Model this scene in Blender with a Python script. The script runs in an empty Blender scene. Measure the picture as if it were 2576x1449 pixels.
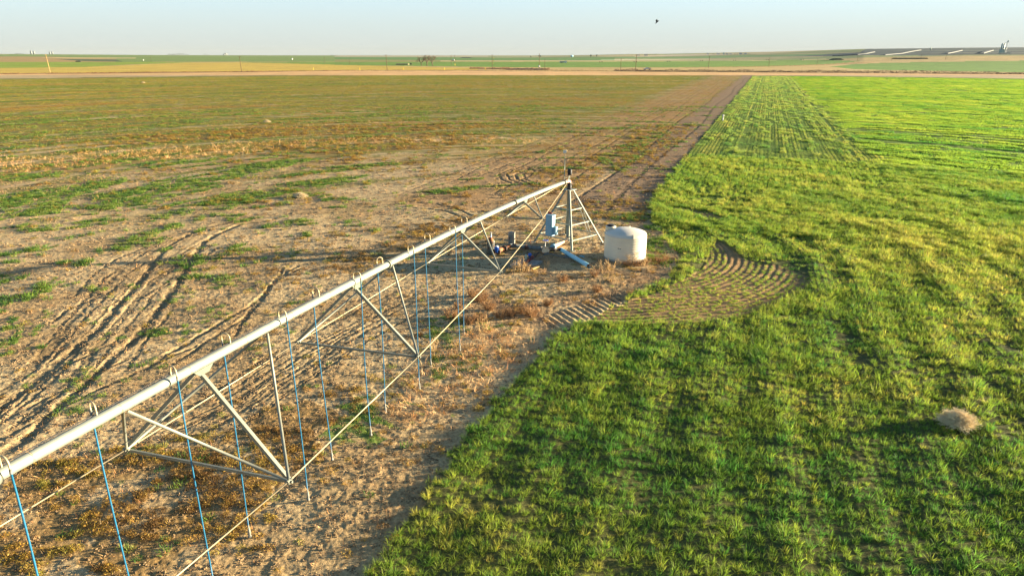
import bpy, math, random
import numpy as np
from mathutils import Vector, Matrix
R = math.radians
random.seed(7)
rng = np.random.default_rng(11)
scene = bpy.context.scene
COL = scene.collection

# ------------------------------------------------------------------ camera
CAMH = 12.0
F = 1717.3                       # focal length in pixels of the 2576 px wide survey picture
CX, CY = 1288.0, 724.3
TH = math.atan((724.3 - 139.0) / F)
cam_d = bpy.data.cameras.new('camera')
cam_d.sensor_width = 36.0
cam_d.lens = 36.0 * F / 2576.0
cam_d.clip_start = 0.1
cam_d.clip_end = 60000
cam = bpy.data.objects.new('camera', cam_d)
COL.objects.link(cam)
cam.location = (0, 0, CAMH)
cam.rotation_euler = (math.pi / 2 - TH, 0, 0)
scene.camera = cam

# ------------------------------------------------------------------ light
SUN_AZ, SUN_EL = R(10.0), R(7.3)          # azimuth measured from +X towards +Y
world = bpy.data.worlds.new("World")
scene.world = world
world.use_nodes = True
wn = world.node_tree.nodes
bg = wn['Background']
sky = wn.new('ShaderNodeTexSky')
sky.sky_type = 'NISHITA'
sky.sun_disc = False
sky.sun_elevation = SUN_EL
sky.sun_rotation = math.pi / 2 - SUN_AZ
sky.altitude = 0
sky.air_density = 1.0
sky.dust_density = 0.2
sky.ozone_density = 3.5
WL = world.node_tree.links.new
gam = wn.new('ShaderNodeGamma'); gam.inputs[1].default_value = 0.5          # flatten the range as the photograph's soft sky does
tnt = wn.new('ShaderNodeVectorMath'); tnt.operation = 'MULTIPLY'; tnt.inputs[1].default_value = (0.70, 0.79, 0.88)
WL(sky.outputs[0], gam.inputs[0]); WL(gam.outputs[0], tnt.inputs[0])
# clear skies deepen towards the zenith
wtc = wn.new('ShaderNodeTexCoord'); wsp = wn.new('ShaderNodeSeparateXYZ'); WL(wtc.outputs['Generated'], wsp.inputs[0])
wmr = wn.new('ShaderNodeMapRange'); wmr.interpolation_type = 'SMOOTHSTEP'
wmr.inputs[1].default_value = -0.02; wmr.inputs[2].default_value = 0.16; wmr.inputs[3].default_value = 0.85; wmr.inputs[4].default_value = 0.0
WL(wsp.outputs[2], wmr.inputs[0])
wmx = wn.new('ShaderNodeMixRGB'); WL(wmr.outputs[0], wmx.inputs[0]); WL(tnt.outputs[0], wmx.inputs[1]); wmx.inputs[2].default_value = (0.76, 0.84, 0.84, 1)
wz = wn.new('ShaderNodeMapRange'); wz.interpolation_type = 'SMOOTHSTEP'; wz.inputs[1].default_value = 0.10; wz.inputs[2].default_value = 0.70; WL(wsp.outputs[2], wz.inputs[0])
wzc = wn.new('ShaderNodeMixRGB'); wzc.inputs[1].default_value = (1, 1, 1, 1); wzc.inputs[2].default_value = (0.30, 0.36, 0.46, 1); WL(wz.outputs[0], wzc.inputs[0])
wzm = wn.new('ShaderNodeVectorMath'); wzm.operation = 'MULTIPLY'; WL(wmx.outputs[0], wzm.inputs[0]); WL(wzc.outputs[0], wzm.inputs[1])
WL(wzm.outputs[0], bg.inputs[0])
bg.inputs[1].default_value = 0.15
sl = bpy.data.lights.new('sun', 'SUN')
sl.energy = 5.0
sl.angle = R(0.4)
sl.color = (1.0, 0.83, 0.58)
sun = bpy.data.objects.new('sun', sl)
COL.objects.link(sun)
sd = Vector((math.cos(SUN_AZ) * math.cos(SUN_EL), math.sin(SUN_AZ) * math.cos(SUN_EL), math.sin(SUN_EL)))
sun.rotation_euler = sd.to_track_quat('Z', 'Y').to_euler()
sun.location = (60, 10, 30)
scene.view_settings.view_transform = 'Standard'
scene.view_settings.look = 'None'
scene.view_settings.exposure = 2.5
scene.view_settings.gamma = 1.0
scene.render.engine = 'CYCLES'
scene.cycles.max_bounces = 6
scene.cycles.diffuse_bounces = 3
scene.cycles.transparent_max_bounces = 8

# ------------------------------------------------------------------ picture <-> ground survey
ST, CT = math.sin(TH), math.cos(TH)

def smooth(t):
    t = np.clip(t, 0, 1)
    return t * t * (3 - 2 * t)

_az = np.radians([-60, -37, -20, 0, 12, 20, 26, 32, 37, 60])
_E = np.array([2.0, 2.0, 0.8, 0.0, 2.5, 7.0, 12.0, 13.5, 14.0, 14.0])
_R = np.array([6000, 6000, 6000, 6000, 5500, 3400, 2500, 2300, 2300, 2300.])
_r1 = np.array([1600, 1600, 1600, 1700, 1500, 1100, 900, 850, 850, 850.])

def terrain(x, y):
    """height of the land: flat plain with a low rise on the right"""
    r = np.hypot(x, y)
    a = np.arctan2(x, np.maximum(y, 1e-3))
    e = np.interp(a, _az, _E); Rr = np.interp(a, _az, _R); r1 = np.interp(a, _az, _r1)
    zr = (CAMH + e / F * Rr) * smooth(e / 2.0)
    return zr * smooth((r - r1) / (Rr - r1)) * (y > 0)

def ray(px, py):
    X = (px - CX) / F; D = (py - CY) / F
    return X, CT - D * ST, -(ST + D * CT)         # direction for unit optical depth

def at(px, py, z=None):
    """point of the land (or of the height z) seen at a survey pixel"""
    dx, dy, dz = ray(px, py)
    if z is None:
        t0 = 5.0
        t = t0
        while t < 26000:
            if CAMH + dz * t < float(terrain(dx * t, dy * t)):
                lo, hi = t / 1.02, t
                for _ in range(24):
                    m = (lo + hi) / 2
                    if CAMH + dz * m < float(terrain(dx * m, dy * m)): hi = m
                    else: lo = m
                return Vector((dx * hi, dy * hi, CAMH + dz * hi))
            t *= 1.02
        return Vector((dx * 9000, dy * 9000, 0))
    t = (z - CAMH) / dz
    return Vector((dx * t, dy * t, z))

def atY(px, py, Y):
    dx, dy, dz = ray(px, py)
    t = Y / dy
    return Vector((dx * t, Y, CAMH + dz * t))

def full(x, y):                                   # full-size picture pixel -> survey pixel
    return x * 0.85867, y * 0.85867

def poly(pts):
    return np.array([at(*p)[:2] for p in pts])

def inside(P, x, y):
    c = np.zeros(x.shape, bool)
    bx0, by0 = P.min(0); bx1, by1 = P.max(0)
    sel = (x >= bx0) & (x <= bx1) & (y >= by0) & (y <= by1)
    xs, ys = x[sel], y[sel]
    cc = np.zeros(xs.shape, bool)
    n = len(P)
    for i in range(n):
        x0, y0 = P[i]; x1, y1 = P[(i + 1) % n]
        if y0 == y1: continue
        k = (y0 > ys) != (y1 > ys)
        xi = x0 + (ys - y0) * (x1 - x0) / (y1 - y0)
        cc ^= k & (xs < xi)
    c[sel] = cc
    return c

def hash2(ix, iy, seed):
    h = (ix.astype(np.int64) * 374761393 + iy.astype(np.int64) * 668265263 + seed * 1442695041) & 0xffffffff
    h = ((h ^ (h >> 13)) * 1274126177) & 0xffffffff
    h = h ^ (h >> 16)
    return (h & 0xffff) / 65535.0

def vn(x, y, seed=0):
    ix = np.floor(x); iy = np.floor(y)
    fx = x - ix; fy = y - iy
    fx = fx * fx * (3 - 2 * fx); fy = fy * fy * (3 - 2 * fy)
    a = hash2(ix, iy, seed); b = hash2(ix + 1, iy, seed); c = hash2(ix, iy + 1, seed); d = hash2(ix + 1, iy + 1, seed)
    return (a * (1 - fx) + b * fx) * (1 - fy) + (c * (1 - fx) + d * fx) * fy

def fbm(x, y, seed=0, oct=4):
    s = 0; w = 0.5; tot = 0
    for o in range(oct):
        s = s + w * vn(x * 2 ** o + 17.3 * o, y * 2 ** o - 9.1 * o, seed + o); tot += w; w *= 0.55
    return s / tot

# ------------------------------------------------------------------ land use, as surveyed
PV = np.array([3.674, 44.742])                    # foot of the pivot
SP = (3.67441, 44.7417, 4.16524, -1.90372, 0.0747551, -0.00107635)
U = Vector((math.cos(SP[3]), math.sin(SP[3]), 0)); NV = Vector((-U.y, U.x, 0))
EDGE_DIR = np.array([144.7 - 12.26, 429.9 - 59.6]); EDGE_DIR /= np.linalg.norm(EDGE_DIR)
EDGE_N = np.array([EDGE_DIR[1], -EDGE_DIR[0]])    # points to the wheat side
EDGE_P = np.array([12.26, 59.63])

FARY = 448.0
_w = [at(*p)[:2] for p in [(935, 1449), (1050, 1270), (1160, 1120), (1250, 1010), (1330, 920), (1400, 850), (1440, 822),
      (1500, 792), (1580, 752), (1640, 716), (1690, 688), (1708, 660), (1700, 628), (1672, 595), (1648, 560), (1636, 528), (1640, 498), (1893, 192)]]
WHEAT = np.array([(-1.5, 3.0)] + [tuple(q) for q in _w] + [(900, 455), (900, 3.0)])
def z7(x, y): return full(x / 3.22 + 1700, y / 3.22 + 550)
THIN = poly([z7(*q) for q in [(0, 1270), (250, 1150), (450, 1075), (700, 990), (850, 930), (1000, 860), (1150, 770), (1190, 660), (1230, 560), (1290, 500), (1400, 560), (1520, 660), (1640, 700), (1900, 740), (2200, 860), (2150, 920), (1950, 1050), (1800, 1110), (1500, 1210), (1200, 1255), (900, 1290), (300, 1290)]])
THIN2 = poly([z7(*q) for q in [(740, 180), (950, 190), (1180, 230), (1340, 285), (1310, 330), (1150, 290), (1000, 240), (850, 215)]])
BAREW = poly([z7(*q) for q in [(1250, 500), (1400, 540), (1530, 660), (1560, 760), (1430, 820), (1380, 700), (1350, 600)]])
P1 = lambda L: poly(L)
DIAG_A, DIAG_B = np.array(at(1990, 195)[:2]), np.array(at(2250, 440)[:2])
G_STRIPS = [poly(q) for q in [
    [(0, 495), (150, 470), (300, 440), (330, 455), (200, 490), (120, 540), (0, 555)],
    [(230, 500), (400, 455), (560, 420), (700, 405), (800, 400), (690, 430), (560, 455), (520, 480), (330, 520), (250, 530)],
    [(400, 520), (560, 490), (720, 460), (930, 440), (880, 462), (700, 492), (640, 512), (480, 520)],
    [(0, 440), (160, 430), (150, 445), (0, 458)], [(300, 412), (600, 388), (560, 402), (380, 425)]]]
G_SPOTS = [poly(q) for q in [
    [(60, 740), (90, 705), (160, 700), (170, 720), (110, 755)], [(30, 800), (90, 770), (130, 780), (100, 830), (40, 870), (0, 890), (0, 830)],
    [(330, 838), (400, 825), (470, 822), (460, 832), (380, 848)], [(30, 630), (110, 615), (120, 630), (40, 640)], [(180, 665), (230, 660), (235, 672), (185, 672)],
    [(370, 570), (450, 560), (450, 572), (380, 580)], [(1060, 810), (1120, 800), (1160, 830), (1120, 850), (1070, 840)], [(860, 1020), (1000, 960), (1010, 1060), (930, 1130), (850, 1100)]]]
BROWN = [poly(q) for q in [                       # russet weeds
    [(0, 1180), (200, 1140), (420, 1090), (640, 1080), (760, 1150), (700, 1260), (560, 1380), (470, 1449), (0, 1449)],
    [(640, 1040), (760, 1000), (860, 1020), (860, 1120), (760, 1200), (640, 1140)],
    [(1000, 590), (1080, 560), (1260, 540), (1250, 580), (1120, 610), (1040, 640), (930, 690), (880, 660)],
    [(640, 365), (900, 345), (1150, 330), (1280, 345), (1100, 372), (850, 385), (640, 390)],
    [(300, 345), (620, 325), (960, 310), (1380, 300), (1380, 312), (960, 335), (600, 350), (300, 365)],
    [(1700, 260), (1830, 205), (1860, 205), (1800, 270), (1710, 360), (1620, 440), (1560, 450), (1530, 400), (1600, 330)],
    [(1400, 520), (1560, 490), (1620, 520), (1630, 560), (1560, 545), (1450, 560)],
    [(1300, 480), (1340, 440), (1500, 380), (1560, 390), (1540, 430), (1450, 470), (1360, 500)],
    [(820, 400), (900, 385), (900, 410), (840, 418)], [(1340, 1040), (1430, 960), (1420, 930), (1320, 980), (1180, 1080), (1180, 1120)]]]
STRAW = [poly(q) for q in [
    [(0, 400), (200, 385), (430, 372), (640, 362), (700, 375), (560, 395), (330, 410), (100, 432), (0, 440)],
    [(560, 360), (900, 350), (1150, 345), (1380, 352), (1330, 362), (1000, 365), (700, 372)]]]
BROWN2 = [poly(q) for q in [
    [(1440, 520), (1560, 500), (1630, 520), (1650, 580), (1700, 640), (1690, 690), (1600, 745), (1460, 790), (1300, 700), (1480, 690), (1500, 620), (1440, 560)],
    [(1180, 690), (1300, 680), (1460, 700), (1500, 740), (1380, 800), (1200, 800)], [(820, 930), (1040, 840), (1350, 850), (1350, 930), (1150, 1130), (860, 1240), (700, 1449), (480, 1449)], [(480, 640), (980, 560), (1300, 520), (1420, 560), (1180, 690), (700, 760)]]]
GREEN2 = [poly(q) for q in [[(1530, 540), (1640, 530), (1660, 600), (1700, 650), (1650, 690), (1620, 640), (1560, 575)], [(1060, 800), (1300, 820), (1200, 930), (1080, 960)], [(1500, 400), (1640, 330), (1700, 330), (1560, 440)]]]
LITTER = poly([(1020, 940), (1180, 830), (1280, 820), (1340, 850), (1360, 880), (1180, 1010), (1040, 1080), (960, 1060)])
YARD = poly([(1100, 800), (1230, 690), (1300, 640), (1520, 620), (1660, 600), (1710, 650), (1690, 690), (1600, 745), (1450, 800), (1330, 850), (1180, 850)])
BERMRUT = poly([(1360, 800), (1480, 760), (1590, 730), (1600, 745), (1500, 795), (1400, 840)])

def lin(c):                                       # sRGB 0-255 -> linear
    c = np.array(c) / 255.0
    return np.where(c < 0.04045, c / 12.92, ((c + 0.055) / 1.055) ** 2.4)

def polar(x, y):
    dx = x - PV[0]; dy = y - PV[1]
    return np.hypot(dx, dy), np.arctan2(dy, dx)

# ruts: polylines in survey pixels, width, depth
def zA(x, y): return full(x / 2.07, y / 2.07 + 600)
def zB(x, y): return full(x / 2.576 + 1200, y / 2.576 + 220)
def zC(x, y): return full(x / 2.109, y / 2.109 + 1000)
RUTS = []
def rut(pts, w, d): RUTS.append((np.array([at(*p)[:2] for p in pts]), w, d))
rut([zA(*q) for q in [(-60, 1290), (0, 1240), (350, 950), (480, 850), (620, 730), (720, 600), (830, 490), (920, 360), (1000, 270), (1100, 200), (1250, 135), (1500, 85), (1750, 55), (2000, 50)]], .38, .11)
rut([zA(*q) for q in [(40, 1500), (130, 1440), (350, 1230), (420, 1170), (560, 1050), (680, 930), (830, 800), (920, 690), (1020, 560), (1080, 480), (1150, 350), (1230, 230), (1330, 170), (1450, 120), (1650, 90)]], .40, .12)
rut([zA(*q) for q in [(300, 720), (440, 620), (560, 575), (700, 515), (830, 470)]], .2, .07)
rut([zA(*q) for q in [(450, 555), (560, 430), (700, 330), (900, 250), (1200, 180)]], .2, .06)
rut([zA(*q) for q in [(840, 580), (920, 520), (1030, 480)]], .2, .05)
rut([zA(*q) for q in [(880, 1000), (1010, 910), (1250, 770), (1400, 680), (1550, 590), (1700, 440), (1830, 380)]], .26, .09)
rut([zA(*q) for q in [(1060, 960), (1300, 800), (1480, 690), (1560, 610), (1640, 500), (1740, 400), (1800, 370)]], .22, .08)
rut([zA(*q) for q in [(1430, 790), (1480, 700), (1540, 600), (1620, 520), (1720, 380)]], .22, .08)
rut([zA(*q) for q in [(0, 135), (120, 110), (240, 85)]], .2, .05)
rut([zA(*q) for q in [(0, 1120), (150, 1040), (300, 900), (420, 760)]], .2, .05)
rut([zA(*q) for q in [(760, 1010), (900, 800), (1040, 640)]], .18, .04)
_rr = random.Random(5)
for k in range(13):
    o = k * 26 + _rr.uniform(-9, 9); w_ = _rr.uniform(.09, .2); q0, q1 = _rr.uniform(0, .3), _rr.uniform(.6, 1)
    L = [(900, 1330), (1250, 1160), (1560, 960), (1850, 790), (2150, 640), (2400, 520)]
    n0, n1 = int(q0 * 6), max(int(q0 * 6) + 2, int(round(q1 * 6)))
    rut([zA(x + o * (1 - .02 * i), y + o * (.45 - .05 * i) + _rr.uniform(-8, 8)) for i, (x, y) in enumerate(L)][n0:n1], w_, _rr.uniform(.02, .055))
for k in range(9):                                # faint old passes on the left
    x0 = _rr.uniform(-100, 500); o = k * 40 - 200
    rut([zA(*q) for q in [(x0 - 300, 1300 - o * .6), (x0 + 50, 1000 - o * .6), (x0 + 300, 700 - o * .5), (x0 + 560, 420 - o * .35), (x0 + 900, 220 - o * .2)]], _rr.uniform(.12, .3), _rr.uniform(.02, .045))
for (a, b) in [((0, 610), (1200, 30)), ((0, 500), (900, 60)), ((0, 380), (700, 10))]:
    rut([zC(*a), zC((a[0] + b[0]) / 2, (a[1] + b[1]) / 2 - 20), zC(*b)], .2, .06)
rut([zB(*q) for q in [(0, 960), (180, 970), (330, 1000), (470, 1060)]], .24, .13)
rut([zB(*q) for q in [(0, 1003), (130, 1010), (280, 1030), (420, 1085), (520, 1130)]], .3, .14)
rut([zB(*q) for q in [(30, 1030), (200, 1060), (360, 1120)]], .2, .06)
for k in range(4):
    o = k * 62
    rut([zB(900 - o * .2 + 30, 690 + o * .1), zB(780 - o * .1 + o, 705 + o * .12), zB(670 + o, 750), zB(690 + o, 790), zB(800 + o, 830), zB(960 + o * .5, 835)], .26, .14)
for k in range(3):
    rut([zB(1560 - k * 40, 480 + k * 14), zB(1300 - k * 20, 480 + k * 14), zB(1110 + k * 30, 510 + k * 12), zB(1190 + k * 30, 560 + k * 10), zB(1350, 570 + k * 8)], .22, .06)
rut([zB(*q) for q in [(60, 872), (200, 835), (330, 800), (440, 745), (560, 688), (760, 610), (980, 530)]], .2, .08)
rut([zB(*q) for q in [(1100, 720), (1180, 700), (1330, 645), (1480, 590)]], .2, .08)
for (s0, s1, off, w, d) in [(-4, 340, -6.2, .35, .10), (0, 340, -8.6, .3, .07), (2, 330, -11.5, .35, .07), (-2, 330, -13.6, .35, .07), (5, 300, -17, .3, .06), (0, 300, -19, .3, .06), (6, 250, -15, .25, .05), (-6, 200, -22, .3, .05), (-6, 380, -2.6, .5, .07)]:
    P = np.array([EDGE_P + EDGE_DIR * s + EDGE_N * (off + 0.5 * math.sin(s / 17 + off)) for s in np.linspace(s0, s1, 30)])
    RUTS.append((P, w, d))
for k in range(5):                                # wheel arcs where machines turn
    a = np.linspace(-2.6 + .1 * k, -1.55, 16); rr = 4.0 + k * .9
    RUTS.append((np.c_[9.6 + rr * .8 * np.cos(a) + k * .2, 62 + rr * np.sin(a)], .25, .05))

def rut_field(x, y):
    x0_, y0_ = x, y
    x = x0_ + (fbm(x0_ / .45, y0_ / .45, 501, 2) - .5) * .22; y = y0_ + (fbm(x0_ / .45, y0_ / .45, 511, 2) - .5) * .22
    """depth and weight of the wheel ruts at many points"""
    dep = np.zeros(x.shape); wt = np.zeros(x.shape)
    for P, w, d in RUTS:
        m = 3 * w
        for i in range(len(P) - 1):
            a, b = P[i], P[i + 1]
            x0, x1 = min(a[0], b[0]) - m, max(a[0], b[0]) + m
            y0, y1 = min(a[1], b[1]) - m, max(a[1], b[1]) + m
            s = np.nonzero((x > x0) & (x < x1) & (y > y0) & (y < y1))[0]
            if len(s) == 0: continue
            ab = b - a; L2 = ab @ ab
            t = np.clip(((x[s] - a[0]) * ab[0] + (y[s] - a[1]) * ab[1]) / L2, 0, 1)
            q = np.hypot(x[s] - a[0] - t * ab[0], y[s] - a[1] - t * ab[1]) / w
            prof = -np.exp(-(q / .5) ** 4) + 0.17 * np.exp(-((q - 1.0) / .35) ** 2)
            v = prof * d * .44 * (.5 + .9 * vn(x[s] / .9, y[s] / .9, 7))
            cur = dep[s]
            dep[s] = np.where(np.abs(v) > np.abs(cur), v, cur)
            wt[s] = np.maximum(wt[s], np.exp(-(q / .9) ** 2))
    return dep, wt

def rows_coord(x, y):
    """distance across the drill rows and a mask that says where single rows show"""
    dx = x - EDGE_P[0]; dy = y - EDGE_P[1]
    c = dx * EDGE_N[0] + dy * EDGE_N[1]
    ab = DIAG_A - DIAG_B
    side = (x - DIAG_B[0]) * ab[1] - (y - DIAG_B[1]) * ab[0]   # >0 right of the diagonal
    return c, side / np.linalg.norm(ab)

def pass_coord(x, y):
    """distance from the line that runs through the pivot and under the pipe: headland rows follow it"""
    dx = x - PV[0]; dy = y - PV[1]; t = np.maximum(dx * U.x + dy * U.y, 0)
    return np.hypot(dx - t * U.x, dy - t * U.y)

# ------------------------------------------------------------------ materials
def mat(name, rgb, rough=0.6, metal=0.0, var=0.12, scale=6.0, bump=0.0, spec=0.4, rust=None, trans=0.0, srgb=True):
    m = bpy.data.materials.new(name); m.use_nodes = True
    nt = m.node_tree; b = nt.nodes['Principled BSDF']
    c = lin(rgb) if srgb else np.array(rgb)
    tc = nt.nodes.new('ShaderNodeTexCoord'); nz = nt.nodes.new('ShaderNodeTexNoise')
    nz.inputs['Scale'].default_value = scale; nz.inputs['Detail'].default_value = 5
    nt.links.new(tc.outputs['Object'], nz.inputs['Vector'])
    mp = nt.nodes.new('ShaderNodeMapRange'); mp.inputs[1].default_value = .25; mp.inputs[2].default_value = .75
    mp.inputs[3].default_value = 1 - var * 1.6; mp.inputs[4].default_value = 1 + var
    nt.links.new(nz.outputs['Fac'], mp.inputs[0])
    mx = nt.nodes.new('ShaderNodeVectorMath'); mx.operation = 'SCALE'
    mx.inputs[0].default_value = tuple(c)
    nt.links.new(mp.outputs[0], mx.inputs['Scale'])
    src = mx.outputs[0]
    if rust is not None:
        n2 = nt.nodes.new('ShaderNodeTexNoise'); n2.inputs['Scale'].default_value = scale * .7; n2.inputs['Detail'].default_value = 7
        nt.links.new(tc.outputs['Object'], n2.inputs['Vector'])
        rp = nt.nodes.new('ShaderNodeMapRange'); rp.inputs[1].default_value = .5; rp.inputs[2].default_value = .62
        nt.links.new(n2.outputs['Fac'], rp.inputs[0])
        mm = nt.nodes.new('ShaderNodeMixRGB'); mm.inputs[2].default_value = (*lin(rust), 1)
        nt.links.new(rp.outputs[0], mm.inputs[0]); nt.links.new(src, mm.inputs[1]); src = mm.outputs[0]
    nt.links.new(src, b.inputs['Base Color'])
    b.inputs['Roughness'].default_value = rough; b.inputs['Metallic'].default_value = metal
    b.inputs['Specular IOR Level'].default_value = spec
    if trans:
        b.inputs['Subsurface Weight'].default_value = trans
        b.inputs['Subsurface Radius'].default_value = (.3, .28, .22); b.inputs['Subsurface Scale'].default_value = .3
    if bump:
        bp = nt.nodes.new('ShaderNodeBump'); bp.inputs['Strength'].default_value = bump; bp.inputs['Distance'].default_value = .02
        nt.links.new(nz.outputs['Fac'], bp.inputs['Height']); nt.links.new(bp.outputs[0], b.inputs['Normal'])
    return m

def tint_mat(name, c0, c1, c2=None, trans=0.35):
    """leaf material: each plant picks its own tone between given colours"""
    m = bpy.data.materials.new(name); m.use_nodes = True
    nt = m.node_tree; b = nt.nodes['Principled BSDF']; out = nt.nodes['Material Output']
    at_ = nt.nodes.new('ShaderNodeAttribute'); at_.attribute_type = 'INSTANCER'; at_.attribute_name = 'tint'
    cr = nt.nodes.new('ShaderNodeValToRGB')
    cr.color_ramp.elements[0].color = (*lin(c0), 1); cr.color_ramp.elements[1].color = (*lin(c1), 1)
    if c2 is not None:
        cr.color_ramp.elements[1].position = .5
        e = cr.color_ramp.elements.new(1.0); e.color = (*lin(c2), 1)
    nt.links.new(at_.outputs['Fac'], cr.inputs[0])
    # blades differ a little, tips drier
    at2 = nt.nodes.new('ShaderNodeAttribute'); at2.attribute_name = 'blade'
    hs = nt.nodes.new('ShaderNodeMixRGB'); hs.blend_type = 'MULTIPLY'; hs.inputs[0].default_value = 1
    nt.links.new(cr.outputs[0], hs.inputs[1]); nt.links.new(at2.outputs['Color'], hs.inputs[2])
    nt.links.new(hs.outputs[0], b.inputs['Base Color'])
    b.inputs['Roughness'].default_value = .6; b.inputs['Specular IOR Level'].default_value = .25
    tr = nt.nodes.new('ShaderNodeBsdfTranslucent'); nt.links.new(hs.outputs[0], tr.inputs[0])
    mx = nt.nodes.new('ShaderNodeMixShader'); mx.inputs[0].default_value = trans
    nt.links.new(b.outputs[0], mx.inputs[1]); nt.links.new(tr.outputs[0], mx.inputs[2]); nt.links.new(mx.outputs[0], out.inputs[0])
    return m

# ------------------------------------------------------------------ mesh helpers
class MB:
    def __init__(s): s.v = []; s.f = []; s.sm = []
    def add(s, vs, fs, smooth_=False):
        o = len(s.v); s.v += [tuple(v) for v in vs]; s.f += [tuple(o + i for i in f) for f in fs]; s.sm += [smooth_] * len(fs); return s
    def box(s, c, d, rz=0, axes=None):
        c = Vector(c); M = Matrix.Rotation(rz, 3, 'Z') if axes is None else axes
        vs = [c + M @ Vector((x * d[0] / 2, y * d[1] / 2, z * d[2] / 2)) for x in (-1, 1) for y in (-1, 1) for z in (-1, 1)]
        return s.add(vs, [(0, 1, 3, 2), (4, 6, 7, 5), (0, 4, 5, 1), (2, 3, 7, 6), (0, 2, 6, 4), (1, 5, 7, 3)])
    def frame(s, t):
        t = t.normalized(); a = Vector((0, 0, 1)) if abs(t.z) < .9 else Vector((1, 0, 0))
        x = t.cross(a).normalized(); return x, x.cross(t).normalized()
    def tube(s, pts, r, n=8, cap=True):
        pts = [Vector(p) for p in pts]; rr = r if isinstance(r, (list, tuple)) else [r] * len(pts)
        rings = []; vs = []
        x, y = s.frame(pts[1] - pts[0])
        for i, p in enumerate(pts):
            t = (pts[min(i + 1, len(pts) - 1)] - pts[max(i - 1, 0)]).normalized()
            x = (x - t * x.dot(t)).normalized(); y = x.cross(t)
            for k in range(n):
                a = 2 * math.pi * k / n; vs.append(p + (x * math.cos(a) + y * math.sin(a)) * rr[i])
        fs = []
        for i in range(len(pts) - 1):
            for k in range(n):
                a = i * n + k; b = i * n + (k + 1) % n; fs.append((a, b, b + n, a + n))
        o = len(s.v); s.add(vs, fs, True)
        if cap:
            s.f.append(tuple(o + k for k in range(n))); s.f.append(tuple(o + (len(pts) - 1) * n + k for k in range(n))[::-1]); s.sm += [False, False]
        return s
    def angle(s, a, b, w, side, t=.012):
        """angle-iron member from a to b, legs of width w; side turns the flanges"""
        a = Vector(a); b = Vector(b); d = (b - a).normalized(); sd_ = Vector(side); sd_ = (sd_ - d * sd_.dot(d)).normalized(); up = d.cross(sd_)
        for (p, q, pt, qt) in ((sd_, up, w, t), (up, sd_, w, t)):
            vs = []
            for e in (a, b):
                vs += [e, e + p * pt, e + p * pt + q * qt, e + q * qt]
            if p is up: vs = [v + sd_ * 0 for v in vs]
            s.add(vs, [(0, 1, 2, 3), (7, 6, 5, 4), (0, 4, 5, 1), (1, 5, 6, 2), (2, 6, 7, 3), (3, 7, 4, 0)])
        return s
    def lathe(s, prof, c, n=32, axis=None):
        c = Vector(c); ax = Vector(axis or (0, 0, 1)).normalized(); x, y = s.frame(ax); vs = []
        for r, h in prof:
            for k in range(n):
                a = 2 * math.pi * k / n; vs.append(c + ax * h + (x * math.cos(a) + y * math.sin(a)) * max(r, 1e-4))
        fs = []
        for i in range(len(prof) - 1):
            for k in range(n):
                a = i * n + k; b = i * n + (k + 1) % n; fs.append((a, b, b + n, a + n))
        return s.add(vs, fs, True)
    def ball(s, c, r, n=10, sq=1.0):
        return s.lathe([(r * math.sin(math.pi * i / 6), -r * sq * math.cos(math.pi * i / 6)) for i in range(7)], c, n)
    def build(s, name, m, parent=None, col=None):
        me = bpy.data.meshes.new(name); me.from_pydata(s.v, [], s.f); me.materials.append(m)
        me.polygons.foreach_set('use_smooth', s.sm); me.update()
        o = bpy.data.objects.new(name, me); (col or COL).objects.link(o)
        if parent is not None:
            o.parent = parent
            g = parent
            w = Vector((0, 0, 0))
            while g is not None: w += g.location; g = g.parent
            me.transform(Matrix.Translation(-w))
        return o

def tag(o, label=None, cat=None, group=None, kind=None):
    if label: o['label'] = label
    if cat: o['category'] = cat
    if group: o['group'] = group
    if kind: o['kind'] = kind
    return o

def thing(name, loc, label, cat, group=None):
    o = bpy.data.objects.new(name, None); COL.objects.link(o); o.location = Vector(loc); o.empty_display_size = .2
    return tag(o, label, cat, group)

def rebase(o, loc):
    """move the origin of a one-mesh thing to its base"""
    o.data.transform(Matrix.Translation(-Vector(loc))); o.location = Vector(loc); return o

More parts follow.
